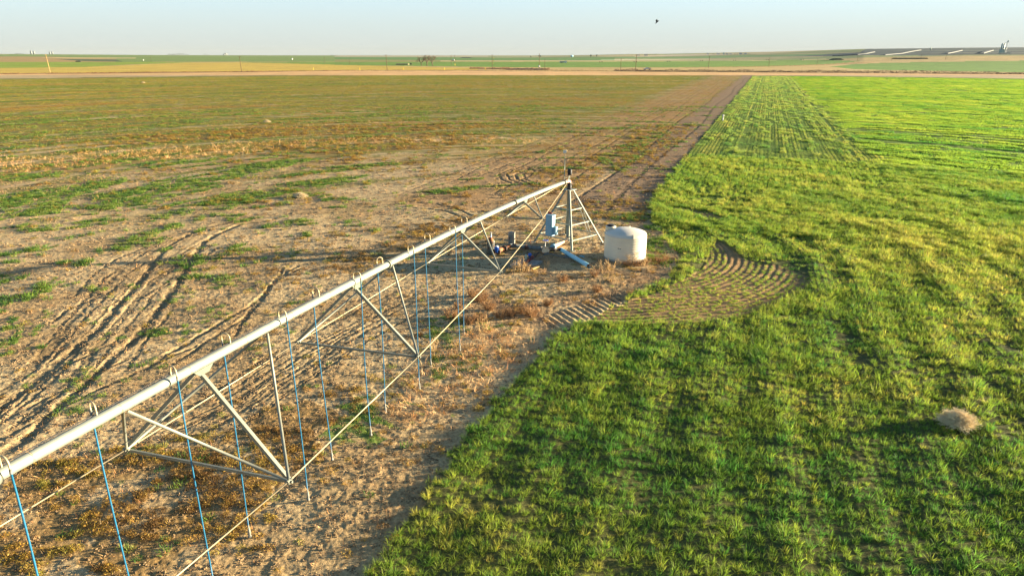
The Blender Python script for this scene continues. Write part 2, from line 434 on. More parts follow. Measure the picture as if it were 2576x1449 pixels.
# ------------------------------------------------------------------ the land
def build_ground():
    a0 = math.atan2(CAMH, 9.5)
    ang = [a0]
    while CAMH / math.tan(ang[-1]) < 110: ang.append(ang[-1] - 1 / 1420)
    while CAMH / math.tan(ang[-1]) < 1500: ang.append(ang[-1] - 1 / 3400)
    rr = [CAMH / math.tan(a) for a in ang]
    while rr[-1] < 3800: rr.append(rr[-1] + 12 + (rr[-1] - 1500) * .01)
    while rr[-1] < 30000: rr.append(rr[-1] * 1.05)
    near = [0.01, 2, 4, 6, 7.5, 8.6]
    rr = np.array(near + rr)
    fine = np.linspace(R(-47), R(47), 1740)
    coarse = np.linspace(R(47), R(313), 60)[1:-1]
    az = np.concatenate([fine, coarse])
    nr, na = len(rr), len(az)
    RR, AZ = np.meshgrid(rr, az, indexing='ij')
    x = (RR * np.sin(AZ)).ravel(); y = (RR * np.cos(AZ)).ravel(); r = RR.ravel()
    z = terrain(x, y)
    col, dz = paint(x, y, r)
    z = z + dz
    v = np.stack([x, y, z], 1)
    i = np.arange(nr - 1)[:, None] * na; k = np.arange(na)[None, :]; k2 = (k + 1) % na
    f = np.stack([i + k, i + na + k, i + na + k2, i + k2], -1).reshape(-1, 4)
    me = bpy.data.meshes.new('ground')
    me.vertices.add(len(v)); me.vertices.foreach_set('co', v.astype(np.float32).ravel())
    me.loops.add(f.size); me.loops.foreach_set('vertex_index', f.astype(np.int32).ravel())
    me.polygons.add(len(f)); me.polygons.foreach_set('loop_start', np.arange(0, f.size, 4, dtype=np.int32))
    me.polygons.foreach_set('use_smooth', np.ones(len(f), bool))
    me.update(calc_edges=True); me.validate()
    at_ = me.color_attributes.new('soil', 'FLOAT_COLOR', 'POINT')
    c4 = np.ones((len(v), 4), np.float32); c4[:, :3] = col
    at_.data.foreach_set('color', c4.ravel())
    o = bpy.data.objects.new('ground', me); COL.objects.link(o)
    tag(o, kind='structure')
    m = bpy.data.materials.new('soil_and_crops'); m.use_nodes = True; nt = m.node_tree; b = nt.nodes['Principled BSDF']
    ca = nt.nodes.new('ShaderNodeAttribute'); ca.attribute_name = 'soil'
    tc = nt.nodes.new('ShaderNodeTexCoord')
    n1 = nt.nodes.new('ShaderNodeTexNoise'); n1.inputs['Scale'].default_value = 9; n1.inputs['Detail'].default_value = 6; n1.inputs['Roughness'].default_value = .7
    n2 = nt.nodes.new('ShaderNodeTexNoise'); n2.inputs['Scale'].default_value = 2.2; n2.inputs['Detail'].default_value = 5
    for n in (n1, n2): nt.links.new(tc.outputs['Object'], n.inputs['Vector'])
    mp = nt.nodes.new('ShaderNodeMapRange'); mp.inputs[1].default_value = .3; mp.inputs[2].default_value = .7; mp.inputs[3].default_value = .46; mp.inputs[4].default_value = 1.24
    nt.links.new(n1.outputs['Fac'], mp.inputs[0])
    ml = nt.nodes.new('ShaderNodeVectorMath'); ml.operation = 'SCALE'
    nt.links.new(ca.outputs['Color'], ml.inputs[0]); nt.links.new(mp.outputs[0], ml.inputs['Scale']); nt.links.new(ml.outputs[0], b.inputs['Base Color'])
    ad = nt.nodes.new('ShaderNodeMath'); ad.operation = 'ADD'; nt.links.new(n1.outputs['Fac'], ad.inputs[0]); nt.links.new(n2.outputs['Fac'], ad.inputs[1])
    bp = nt.nodes.new('ShaderNodeBump'); bp.inputs['Strength'].default_value = .55; bp.inputs['Distance'].default_value = .06
    nt.links.new(ad.outputs[0], bp.inputs['Height']); nt.links.new(bp.outputs[0], b.inputs['Normal'])
    b.inputs['Roughness'].default_value = .95; b.inputs['Specular IOR Level'].default_value = .1
    me.materials.append(m)
    return o

C_SOIL = lin((194, 168, 122)); C_SOIL2 = lin((174, 146, 102)); C_DAMP = lin((128, 92, 62))
C_OLIVE = lin((98, 106, 38)); C_YEL = lin((142, 130, 54)); C_BRN = lin((140, 106, 52)); C_GRN = lin((92, 128, 46))
C_WHT = lin((106, 132, 40)); C_WHY = lin((138, 148, 46)); C_TAN = lin((216, 172, 112)); C_TAN2 = lin((206, 172, 98))

def mixc(col, c, w):
    w = np.clip(w, 0, 1)[:, None]
    col[:] = col * (1 - w) + np.asarray(c)[None, :] * w

FARZ = []
def fz(pts, c, n=0.12, full_=True):
    FARZ.append((poly([full(*p) if full_ else p for p in pts]), lin(c), n))
# far fields, far to near (full-size picture pixels)
fz([(-200, 163), (3300, 163), (3300, 222), (-200, 222)], (196, 168, 106))
fz([(-300, 161.5), (1000, 163.5), (1000, 182), (-300, 182)], (128, 148, 76))
fz([(-300, 166.5), (150, 167), (340, 173), (340, 182.5), (-300, 183)], (178, 148, 92))
fz([(120, 169), (400, 170), (395, 172), (180, 172)], (214, 186, 124))
fz([(160, 173), (340, 175), (360, 181.5), (250, 180)], (98, 108, 72))
fz([(-300, 183), (430, 182), (560, 184), (380, 190), (250, 197), (0, 200), (-300, 201)], (146, 164, 58))
fz([(-300, 201), (0, 200), (250, 197), (400, 191), (560, 184), (700, 184), (840, 186.5), (1020, 191), (1200, 196), (1400, 200), (1400, 206), (1000, 206), (700, 210), (300, 214), (-300, 218)], (206, 176, 80))
fz([(-300, 218), (300, 214), (700, 210.5), (1000, 206.5), (1000, 207.6), (700, 212.5), (300, 216), (-300, 219.5)], (134, 100, 60))
fz([(700, 184), (1000, 182), (1000, 191), (850, 187)], (126, 154, 62))
fz([(980, 163.5), (1430, 163.5), (1430, 167.5), (980, 167.5)], (178, 166, 128))
fz([(980, 167.5), (1290, 168.5), (1800, 168), (1800, 178), (980, 176)], (104, 140, 72))
fz([(980, 175), (1500, 178), (1500, 181), (1200, 183), (980, 183)], (150, 144, 82))
fz([(980, 183), (1500, 181.5), (1800, 181), (2200, 177.5), (2420, 176), (2520, 179.5), (2400, 190), (2250, 196), (2000, 198), (1500, 198), (980, 191)], (118, 150, 60))
fz([(1290, 178.6), (1800, 178.6), (2420, 173), (2420, 175.8), (2200, 177.3), (1800, 180.6), (1290, 180.6)], (214, 190, 132))
fz([(1800, 168), (2200, 162), (2560, 155), (2480, 163), (2200, 168), (1800, 172.5)], (112, 146, 84))
fz([(1860, 165.5), (1960, 161), (2150, 159), (2150, 160.5), (1950, 165.5), (1860, 167)], (206, 186, 150))
fz([(2430, 196), (2500, 189), (2600, 184.5), (3000, 178.5), (3300, 176), (3300, 218), (3000, 213), (2600, 206), (2500, 203)], (112, 148, 58))
fz([(2440, 158), (2520, 154), (2600, 120), (3300, 120), (3300, 162), (2600, 163.5), (2440, 165), (2300, 166), (2400, 162)], (74, 90, 86))
for _y, _c in ((149.5, (96, 112, 100)), (152.5, (62, 78, 78)), (156, (98, 110, 96)), (159.5, (66, 80, 74))):
    fz([(2620 + (_y - 149) * 4, _y), (2900, _y - 1), (3200, _y - 1.5), (3200, _y), (2850, _y + 1.2), (2600, _y + 1)], _c, .25)
fz([(-300, 219.5), (300, 216), (700, 212.5), (1000, 207.6), (1400, 208), (2000, 212), (3300, 218), (3300, 222.5), (-300, 222.5)], (222, 178, 118))

def paint(x, y, r):
    n = len(x)
    rho, phi = polar(x, y)
    col = np.zeros((n, 3)); col[:] = C_SOIL
    dz = np.zeros(n)
    front = (y > 0)
    mid = front & (r < 470)
    # ---- mid and near land
    s = np.nonzero(mid)[0]
    X, Y, RH, PH = x[s], y[s], rho[s], phi[s]
    c = col[s]; d = dz[s]
    AR = PH * RH
    base = fbm(X * .25, Y * .25, 3, 4)
    mixc(c, C_SOIL2, smooth((base - .45) * 4))
    streak = fbm(RH / 2.2, AR / 22, 21, 4)
    streak2 = fbm(RH / 5.5 + 40, AR / 60, 31, 4)
    mott = fbm(X / 1.4, Y / 1.4, 41, 4)
    dist = np.hypot(X, Y)
    far = smooth((dist - 60) / 120.0)
    # olive cover thickens with distance
    w = smooth((streak * .5 + streak2 * .35 + mott * .25 + far * .42 - .52 + .10 * smooth((dist - 150) / 150)) * 6) * smooth((dist - 48) / 30)
    mixc(c, C_OLIVE, w * .85)
    w2 = smooth((fbm(RH / 3 + 9, AR / 40, 51, 4) - .47) * 7) * smooth((dist - 60) / 60)
    mixc(c, C_YEL, w2 * .55)
    w3 = smooth((fbm(RH / 4 + 77, AR / 50, 61, 4) - .52) * 9) * smooth((dist - 55) / 40)
    mixc(c, C_BRN, w3 * .5)
    w4 = smooth((fbm(RH / 1.6 + 7, AR / 30, 71, 4) - .6) * 10) * smooth((dist - 60) / 40)
    mixc(c, C_SOIL, w4 * .7)
    jit = (fbm(X / 3, Y / 3, 81, 3) - .5)
    for P in BROWN:
        m = inside(P, X + jit * 3, Y + jit * 3)
        mixc(c, C_BRN, m * smooth((mott - .38) * 6) * .7)
    for P in STRAW:
        m = inside(P, X + jit * 4, Y + jit * 4); mixc(c, C_YEL, m * smooth((mott - .35) * 5) * .7)
    for P in G_STRIPS + G_SPOTS:
        m = inside(P, X + jit * 3, Y + jit * 3); mixc(c, C_GRN, m * smooth((fbm(RH / .7, AR / 2.2, 91, 3) - .44) * 9) * .8)
    m = inside(YARD, X + jit, Y + jit); mixc(c, C_DAMP, m * smooth((mott - .4) * 4) * .5)
    # bare strip beside the wheat
    cc, side = rows_coord(X, Y)
    along = (X - EDGE_P[0]) * EDGE_DIR[0] + (Y - EDGE_P[1]) * EDGE_DIR[1]
    strip = smooth((cc + 6.5 + jit) / .8) * smooth((-cc) / .3) * (along > -6)
    mixc(c, lin((138, 112, 86)), strip * .85)
    strip2 = smooth((cc + 24 + jit * 4) / 5) * smooth((-6 - cc) / 2) * (along > -10)
    mixc(c, lin((164, 126, 82)), strip2 * .6)
    # heights: soft undulation, clods, ruts
    nearw = smooth((170 - dist) / 60)
    d += (fbm(X / 4.0, Y / 4.0, 101, 3) - .5) * .10
    d += (fbm(X / .6, Y / .6, 111, 3) - .5) * .038 * nearw + (fbm(X / .17, Y / .17, 115, 2) - .5) * .034 * smooth((75 - dist) / 40)
    k = dist < 190
    dep = np.zeros(len(X)); wt = np.zeros(len(X))
    kk = np.nonzero(dist < 430)[0]
    dp, w_ = rut_field(X[kk], Y[kk]); dep[kk] = dp; wt[kk] = w_
    # wheat
    jw = fbm(X / .7, Y / .7, 301, 3) - .5; jv = fbm(X / .7, Y / .7, 311, 3) - .5
    W = inside(WHEAT, X + jw * 1.1, Y + jv * 1.1)
    QQ = pass_coord(X, Y)
    thin = inside(THIN, X, Y) | inside(THIN2, X, Y)
    g = C_WHT * np.ones((len(X), 1))
    yl = smooth((fbm(RH / 6 + 3, AR / 14, 121, 4) - .5) * 6)
    mixc(g, C_WHY, yl * .4)
    fd = smooth((dist - 35) / 45)
    g = g * (1 - (1 - fd)[:, None]) + lin((92, 92, 52))[None] * (1 - fd)[:, None]  # near ground darkened in colour to deepen the shadows between tufts
    rowm = np.where(side < 0, hash2(np.round(cc / 1.0), np.zeros(len(X)), 3), .6)
    g *= (1 - .22 * fd * (1 - rowm))[:, None]
    c[W] = g[W]
    mixc(c, lin((164, 132, 88)), (thin & W) * (.7 + .25 * (mott > .45)))
    wd = (fbm(RH / 1.6, AR / 4.5, 131, 3) - .5) * np.where(dist < 45, .18, .30) + (fbm(X / .7, Y / .7, 141, 3) - .5) * .12 * nearw + .035 * np.cos(2 * np.pi * QQ / 2.3 + 4 * base) * smooth((70 - dist) / 30)
    # broad wavy relief of the standing crop
    cR, sR = rows_coord(X, Y); wd = np.where((sR < 0) & (Y > 52), wd * .3, wd)
    d = np.where(W, wd + .04, d + dep)
    rr_ = RH - 0.0
    d = np.where(thin & W, .014 * (.3 + 1.4 * mott) * np.cos(2 * np.pi * (np.hypot(X - 4.6, Y - 43.8) + .12 * mott) / .40) + (mott - .5) * .05, d)
    B = inside(BERMRUT, X, Y)
    u_ = X * U.x * 1.0 + Y * U.y
    d = np.where(B & ~W, d + .024 * (.4 + 1.2 * mott) * np.cos(2 * np.pi * (X * .9 + Y * .45) / .38), d)
    c *= (1 - .30 * np.clip(wt, 0, 1) * (dep < 0))[:, None]
    col[s] = c; dz[s] = d
    # ---- far land
    s = np.nonzero(front & (r > 380))[0]
    X, Y = x[s], y[s]; c = col[s]; d = dz[s]
    beyond = Y > 448 + 0 * X
    cf = np.zeros((len(X), 3)); cf[:] = lin((170, 160, 110))
    big = fbm(X / 260., Y / 420., 151, 4); patch = hash2(np.floor(X / 410.), np.floor(Y / 780.), 5)
    mixc(cf, lin((126, 144, 84)), (patch > .5) * .8); mixc(cf, lin((196, 176, 130)), (patch < .2) * .7)
    mixc(cf, lin((110, 120, 84)), smooth((big - .5) * 5) * .4)
    for P, cl, nn in FARZ:
        m = inside(P, X, Y)
        v = 1 + nn * 2 * (fbm(X[m] / 9., Y[m] / 30., 161, 3) - .5)
        cf[m] = cl[None] * v[:, None]
    c[beyond] = cf[beyond]
    fr = fbm(X / 14, Y / 30, 171, 4)
    c *= (.82 + .36 * fr)[:, None]
    # low bank along the far road
    col[s] = c; dz[s] = np.where(beyond, 0, d)
    return col, dz

ground = build_ground()

# ------------------------------------------------------------------ plants as instances
def tuft_mesh(name, m, nb, hmin, hmax, spread, lean, width, col, curve=.5, tone=(.75, 1.25), dry=.15, seed=0, seg=3, flat=False):
    rnd = random.Random(seed); v = []; f = []; cl = []
    for i in range(nb):
        a = rnd.uniform(0, 2 * math.pi); rad = spread * math.sqrt(rnd.random()); bx, by = rad * math.cos(a), rad * math.sin(a)
        h = rnd.uniform(hmin, hmax); ln = rnd.uniform(.15, 1) * lean; da = a + rnd.gauss(0, .7)
        wa = rnd.uniform(0, math.pi); w = width * rnd.uniform(.6, 1.2)
        t = rnd.uniform(*tone); isdry = rnd.random() < dry
        cc = (t * 1.5, t * 1.15, t * .9) if isdry else (t, t, t)
        o = len(v)
        for k in range(seg + 1):
            q = k / seg
            off = ln * h * (q ** (1 + curve))
            zz_ = h * q * (1 - .35 * ln * q)
            ww = w * (1 - q) ** .7 * .5 if k < seg else 0.0
            cx_, cy_ = bx + off * math.cos(da), by + off * math.sin(da)
            v.append((cx_ - ww * math.cos(wa), cy_ - ww * math.sin(wa), zz_)); v.append((cx_ + ww * math.cos(wa), cy_ + ww * math.sin(wa), zz_))
            cl += [cc, cc]
        for k in range(seg):
            f.append((o + 2 * k, o + 2 * k + 1, o + 2 * k + 3, o + 2 * k + 2))
    me = bpy.data.meshes.new(name); me.from_pydata(v, [], f); me.materials.append(m)
    ca = me.color_attributes.new('blade', 'FLOAT_COLOR', 'POINT')
    ca.data.foreach_set('color', np.array([(*c, 1) for c in cl], np.float32).ravel())
    me.update(); o = bpy.data.objects.new(name, me); col.objects.link(o); return o

def leaf_mesh(name, m, nl, rad, h, size, col, seed=0, tone=(.6, 1.4), stalks=0):
    """low broadleaf weed: small leaves spread over a flattened mound"""
    rnd = random.Random(seed); v = []; f = []; cl = []
    for i in range(nl):
        a = rnd.uniform(0, 2 * math.pi); q = math.sqrt(rnd.random()); p = Vector((rad * q * math.cos(a), rad * q * math.sin(a), h * (1 - q * q) * rnd.random() + .01))
        nrm = Vector((rnd.gauss(0, .7), rnd.gauss(0, .7), 1)).normalized(); x = nrm.orthogonal().normalized(); x.rotate(Matrix.Rotation(rnd.uniform(0, 6.28), 3, nrm)); y = nrm.cross(x)
        s = size * rnd.uniform(.5, 1.3); t = rnd.uniform(*tone); o = len(v)
        v += [p - x * s, p + y * s * .45, p + x * s, p - y * s * .45]; f.append((o, o + 1, o + 2, o + 3)); cl += [(t, t * rnd.uniform(.85, 1.1), t)] * 4
    for i in range(stalks):
        a = rnd.uniform(0, 6.28); d = Vector((math.cos(a), math.sin(a), rnd.uniform(.2, 1.6))).normalized(); L = rad * rnd.uniform(.6, 1.4); o = len(v); sx = Vector((-d.y, d.x, 0)) * .006
        v += [-sx, sx, d * L + sx * .5, d * L - sx * .5]; f.append((o, o + 1, o + 2, o + 3)); cl += [(1.5, 1.3, 1.1)] * 4
    me = bpy.data.meshes.new(name); me.from_pydata([tuple(q) for q in v], [], f); me.materials.append(m)
    ca = me.color_attributes.new('blade', 'FLOAT_COLOR', 'POINT'); ca.data.foreach_set('color', np.array([(*c, 1) for c in cl], np.float32).ravel())
    me.update(); o = bpy.data.objects.new(name, me); col.objects.link(o); return o

def scatter(name, label, cat, pts, rot, scl, tint, idx, coll):
    me = bpy.data.meshes.new(name); n = len(pts)
    me.vertices.add(n); me.vertices.foreach_set('co', pts.astype(np.float32).ravel())
    a = me.attributes.new('rot', 'FLOAT_VECTOR', 'POINT'); a.data.foreach_set('vector', rot.astype(np.float32).ravel())
    a = me.attributes.new('scl', 'FLOAT_VECTOR', 'POINT'); a.data.foreach_set('vector', scl.astype(np.float32).ravel())
    a = me.attributes.new('tint', 'FLOAT', 'POINT'); a.data.foreach_set('value', tint.astype(np.float32))
    a = me.attributes.new('idx', 'INT', 'POINT'); a.data.foreach_set('value', idx.astype(np.int32))
    o = bpy.data.objects.new(name, me); COL.objects.link(o)
    g = bpy.data.node_groups.new(name + '_scatter', 'GeometryNodeTree')
    g.interface.new_socket('Geometry', in_out='INPUT', socket_type='NodeSocketGeometry'); g.interface.new_socket('Geometry', in_out='OUTPUT', socket_type='NodeSocketGeometry')
    gi = g.nodes.new('NodeGroupInput'); go = g.nodes.new('NodeGroupOutput')
    mp = g.nodes.new('GeometryNodeMeshToPoints')
    ip = g.nodes.new('GeometryNodeInstanceOnPoints'); ci = g.nodes.new('GeometryNodeCollectionInfo')
    ci.inputs['Collection'].default_value = coll; ci.inputs['Separate Children'].default_value = True; ci.inputs['Reset Children'].default_value = True
    def na(nm, ty):
        q = g.nodes.new('GeometryNodeInputNamedAttribute'); q.data_type = ty; q.inputs['Name'].default_value = nm
        return [s for s in q.outputs if s.enabled and s.name == 'Attribute'][0]
    L = g.links.new
    L(gi.outputs[0], mp.inputs['Mesh']); L(mp.outputs[0], ip.inputs['Points']); L(ci.outputs[0], ip.inputs['Instance'])
    ip.inputs['Pick Instance'].default_value = True
    L(na('idx', 'INT'), ip.inputs['Instance Index'])
    er = g.nodes.new('FunctionNodeEulerToRotation'); L(na('rot', 'FLOAT_VECTOR'), er.inputs[0]); L(er.outputs[0], ip.inputs['Rotation'])
    L(na('scl', 'FLOAT_VECTOR'), ip.inputs['Scale']); L(ip.outputs[0], go.inputs[0])
    md = o.modifiers.new('scatter', 'NODES'); md.node_group = g
    return tag(o, label, cat, kind='stuff')

def candidates(r0, r1, dens, seed, amax=None):
    amax = amax or (46.5 if r0 < 24 else 41.5)
    g = np.random.default_rng(seed); A = R(amax) * 2
    n = int(.5 * (r1 * r1 - r0 * r0) * A * dens)
    r = np.sqrt(g.uniform(r0 * r0, r1 * r1, n)); a = g.uniform(-A / 2, A / 2, n)
    return r * np.sin(a), r * np.cos(a), g

def height_at(x, y):
    """height of the ground sheet (same recipe as the sheet itself)"""
    r = np.hypot(x, y)
    _, dz = paint(x, y, r)
    return terrain(x, y) + dz

def strip_zone(x, y):
    c_, s_ = rows_coord(x, y)
    w = (fbm(x / 6, y / 12, 611, 3) - .5) * 9
    return (c_ > 0) & (s_ + w < 0) & (y + 3.2 * w > 59)

M_BLADE = tint_mat('wheat_blade', (80, 130, 50), (136, 158, 54), (186, 178, 82), .5)
lib = bpy.data.collections.new('wheat_tufts')
for i in range(6):
    tuft_mesh('wheat_tuft', M_BLADE, 48, .08, .26, .10, 1.15, .012, lib, seed=i, dry=.12, tone=(.6, 1.4))
xs, ys, sc, ti = [], [], [], []
for (r0, r1, dens, k, sd_) in [(9.5, 26, 60, .80, 1), (26, 50, 46, 1.02, 2), (50, 90, 17, 1.2, 3)]:
    X, Y, g = candidates(r0, r1, dens, sd_)
    jw = (fbm(X / .7, Y / .7, 301, 3) - .5) * 1.1; jv = (fbm(X / .7, Y / .7, 311, 3) - .5) * 1.1
    m = inside(WHEAT, X + jw, Y + jv); X, Y = X[m], Y[m]; u = g.random(len(X))
    rho, phi = polar(X, Y)
    if r1 <= 50:
        row, cell = (.29, .23) if r1 < 30 else (.33, .29)
        dx = X - PV[0]; dy = Y - PV[1]; tt = dx * U.x + dy * U.y; tc_ = np.maximum(tt, 0)
        gx = dx - tc_ * U.x; gy = dy - tc_ * U.y; q_ = np.hypot(gx, gy); sh = (np.round(q_ / row) * row - q_) * .75
        th_ = inside(THIN, X, Y) | inside(THIN2, X, Y)
        X = np.where(th_, X, X + gx / q_ * sh); Y = np.where(th_, Y, Y + gy / q_ * sh)
        al = np.where(tt > 0, tt, np.arctan2(dy, dx) * rho)
        key = np.round(q_ / row).astype(np.int64) * 100003 + np.floor(al / cell).astype(np.int64)
        key = np.where(th_, np.arange(len(X)) + 10 ** 12, key)
        _, ui = np.unique(key, return_index=True); X, Y, u = X[ui], Y[ui], u[ui]; rho, phi = polar(X, Y)
    else:
        cc, side = rows_coord(X, Y); sh = np.where((side < 0) & (Y > 50), np.round(cc / .5) * .5 - cc, 0) * .6 * smooth((Y - 50) / 20)
        kp = np.ones(len(X), bool)
        X = (X + EDGE_N[0] * sh)[kp]; Y = (Y + EDGE_N[1] * sh)[kp]; u = u[kp]; rho, phi = polar(X, Y)
    kp = ~(strip_zone(X, Y) & (g.random(len(X)) < .62)); X, Y, u, rho, phi = X[kp], Y[kp], u[kp], rho[kp], phi[kp]
    clump = fbm(X / .55, Y / .55, 201, 2); gap = fbm(X / 3., Y / 3., 211, 3)
    thin = inside(THIN, X, Y) | inside(THIN2, X, Y)
    qq = pass_coord(X, Y); rowd = np.cos(2 * np.pi * np.hypot(X - 4.6, Y - 43.8) / .40); rown = .5 + .5 * np.cos(2 * np.pi * qq / .40)
    cc, side = rows_coord(X, Y)
    rw = np.where((side < 0) & (Y > 58), .6, .75 * rown + .15 + .25 * np.cos(2 * np.pi * qq / 2.3))
    keep = np.where(thin, (rowd > .1) & (u < .35 + 1.0 * gap), (clump + .35 * gap + .25 * rw - .5 > (u - .5) * .35) if r1 > 50 else (clump * .5 + gap * .5 > .26 + .12 * (u - .5)))
    keep &= ~inside(BAREW, X, Y)
    X, Y, thin, clump, gap = X[keep], Y[keep], thin[keep], clump[keep], gap[keep]
    xs.append(X); ys.append(Y)
    sc.append(np.where(thin, .52, .95 + .6 * smooth((clump * .5 + gap * .5 - .3) * 2.2)) * k * (.75 + .5 * g.random(len(X))))
    yel = fbm(polar(X, Y)[0] / 6 + 3, polar(X, Y)[1] * polar(X, Y)[0] / 14, 121, 4)
    ti.append(np.clip(.36 + (yel - .48) * 1.0 + .3 * (gap - .5) + g.normal(0, .18, len(X)) - .12 * (clump - .5) + .1 * (k - 1) + .07 * smooth((np.hypot(X, Y) - 20) / 22) * smooth((X - 4) / 10), 0, 1))
X = np.concatenate(xs); Y = np.concatenate(ys); S = np.concatenate(sc); T = np.concatenate(ti); n = len(X)
Z = height_at(X, Y) - .01
rot = np.stack([rng.normal(0, .12, n), rng.normal(0, .12, n), rng.uniform(0, 6.28, n)], 1)
scatter('wheat', 'bright green young wheat standing in thick tufts beside the bare soil', 'crop', np.stack([X, Y, Z], 1), rot, np.stack([S, S, S], 1), T, rng.integers(0, 6, n), lib)
print('wheat tufts', n)

# far wheat: broad patches of the same blades
lib2 = bpy.data.collections.new('wheat_patches')
for i in range(5):
    tuft_mesh('wheat_patch', M_BLADE, 90, .14, .28, .75, .6, .05, lib2, seed=40 + i, seg=2, dry=.06)
X, Y, g = candidates(60, 452, .95, 9, 40)
dd_ = np.hypot(X, Y); m = inside(WHEAT, X, Y) & (g.random(len(X)) < np.clip(1.15 - dd_ / 600, .5, 1) * smooth((dd_ - 55) / 40)); X, Y = X[m], Y[m]
rho, phi = polar(X, Y); yel = fbm(rho / 6 + 3, phi * rho / 14, 121, 4)
cc, side = rows_coord(X, Y)
ROWD = np.where(np.hypot(X, Y) < 150, .5, 1.0)
snap = np.where(side < 0, np.round(cc / ROWD) * ROWD - cc, 0) * .7 * smooth((Y - 50) / 20)
snr = np.where(side >= 0, np.round(rho / 1.4) * 1.4 - rho, 0) * .7
rid = hash2(np.round(cc / ROWD), np.floor((X * EDGE_DIR[0] + Y * EDGE_DIR[1]) / 70), 3); rid2 = hash2(np.round(rho / 1.4), np.floor(phi * rho / 45), 4)
X = X + EDGE_N[0] * snap + np.cos(phi) * snr; Y = Y + EDGE_N[1] * snap + np.sin(phi) * snr
m = inside(WHEAT, X, Y) & ~(strip_zone(X, Y) & (g.random(len(X)) < .72)) & ~((side < 0) & (rid > .96)) & ~((side >= 0) & (rid2 > .92)); X, Y, yel, side, phi, rid, ROWD = X[m], Y[m], yel[m], side[m], phi[m], rid[m], ROWD[m]
n = len(X); S = g.uniform(.9, 1.5, n); T = np.clip(.36 + (yel - .48) * .8 + g.normal(0, .1, n) + .22 * (rid - .5) - .06 * (side >= 0), 0, 1)
rot = np.stack([np.zeros(n), np.zeros(n), np.where(side < 0, math.atan2(EDGE_DIR[1], EDGE_DIR[0]), phi + math.pi / 2) + g.normal(0, .06, n)], 1)
scatter('distant_wheat', 'even green wheat running back to the dirt road', 'crop', np.stack([X, Y, height_at(X, Y) - .03], 1), rot, np.stack([S * 1.25, S * np.where(side < 0, .40 * (ROWD / .5) ** .5, .55), S * g.uniform(.6, 1.1, n)], 1), T, g.integers(0, 5, n), lib2)
print('wheat patches', n)

# drilled rows of the strip between the field edge and the diagonal
libr = bpy.data.collections.new('wheat_rows')
for i in range(5):
    o_ = tuft_mesh('wheat_row', M_BLADE, 150, .12, .22, 1.0, .7, .022, libr, seed=440 + i, seg=2, dry=.05)
    vv = np.empty(len(o_.data.vertices) * 3, np.float32); o_.data.vertices.foreach_get('co', vv); vv = vv.reshape(-1, 3); vv[:, 0] *= 1.15; vv[:, 1] *= .12; o_.data.vertices.foreach_set('co', vv.ravel()); o_.data.update()
g = np.random.default_rng(55); RS = .48
cr, al = np.meshgrid(np.arange(.3, 30, RS), np.arange(-8, 400, 1.7)); cr = cr.ravel(); al = al.ravel() + g.uniform(-.3, .3, cr.size)
X = EDGE_P[0] + EDGE_DIR[0] * al + EDGE_N[0] * (cr + .05 * np.sin(al / 9)); Y = EDGE_P[1] + EDGE_DIR[1] * al + EDGE_N[1] * (cr + .05 * np.sin(al / 9))
rh = hash2(np.round(cr / RS), np.zeros(len(cr)), 9); rw_ = hash2(np.floor(cr / 2.9), np.zeros(len(cr)), 19)
mo_ = fbm(X / 5, Y / 9, 77, 3)
m = strip_zone(X, Y) & inside(WHEAT, X, Y) & (rh < .94) & (g.random(len(X)) < .97); X, Y, rh, rw_, mo_ = X[m], Y[m], rh[m], rw_[m], mo_[m]; n = len(X)
T = np.clip(.52 + .2 * (rw_ - .5) + .2 * (rh - .5) + 1.0 * (mo_ - .48) + g.normal(0, .08, n), 0, 1)
H_ = (.5 + .45 * rh + .5 * (mo_ - .4)) * g.uniform(.9, 1.1, n)
scatter('drilled_wheat', 'straight drilled rows of green wheat along the bare field edge', 'crop', np.stack([X, Y, height_at(X, Y) - .03], 1), np.stack([np.zeros(n), np.zeros(n), np.full(n, math.atan2(EDGE_DIR[1], EDGE_DIR[0])) + math.pi * g.integers(0, 2, n)], 1), np.stack([np.ones(n), 1.1 + .5 * rh, H_], 1), T, g.integers(0, 5, n), libr)
print('rows', n)

# weeds of the fallow ground
M_GRASS = tint_mat('green_weed', (52, 92, 40), (98, 128, 48), (140, 146, 70), .35)
M_LEAF = tint_mat('russet_weed', (108, 82, 42), (154, 126, 52), (118, 124, 48), .3)
M_STRAW = tint_mat('dry_straw', (156, 116, 74), (196, 158, 104), (210, 184, 134), .2)
libg = bpy.data.collections.new('weed_tufts'); libl = bpy.data.collections.new('leafy_weeds'); libs = bpy.data.collections.new('straw_bits')
for i in range(4): tuft_mesh('weed_tuft', M_GRASS, 34, .05, .15, .14, 1.0, .018, libg, seed=60 + i, dry=.2)
for i in range(5): leaf_mesh('leafy_weed', M_LEAF, 70, .16, .10, .026, libl, seed=70 + i, stalks=5)
for i in range(5):
    rnd = random.Random(90 + i)
    tuft_mesh('straw', M_STRAW, 9, .05, .22, .10, 1.9, .013, libs, seed=80 + i, dry=.3, curve=.1)

def fallow(X, Y): return ~inside(WHEAT, X, Y)
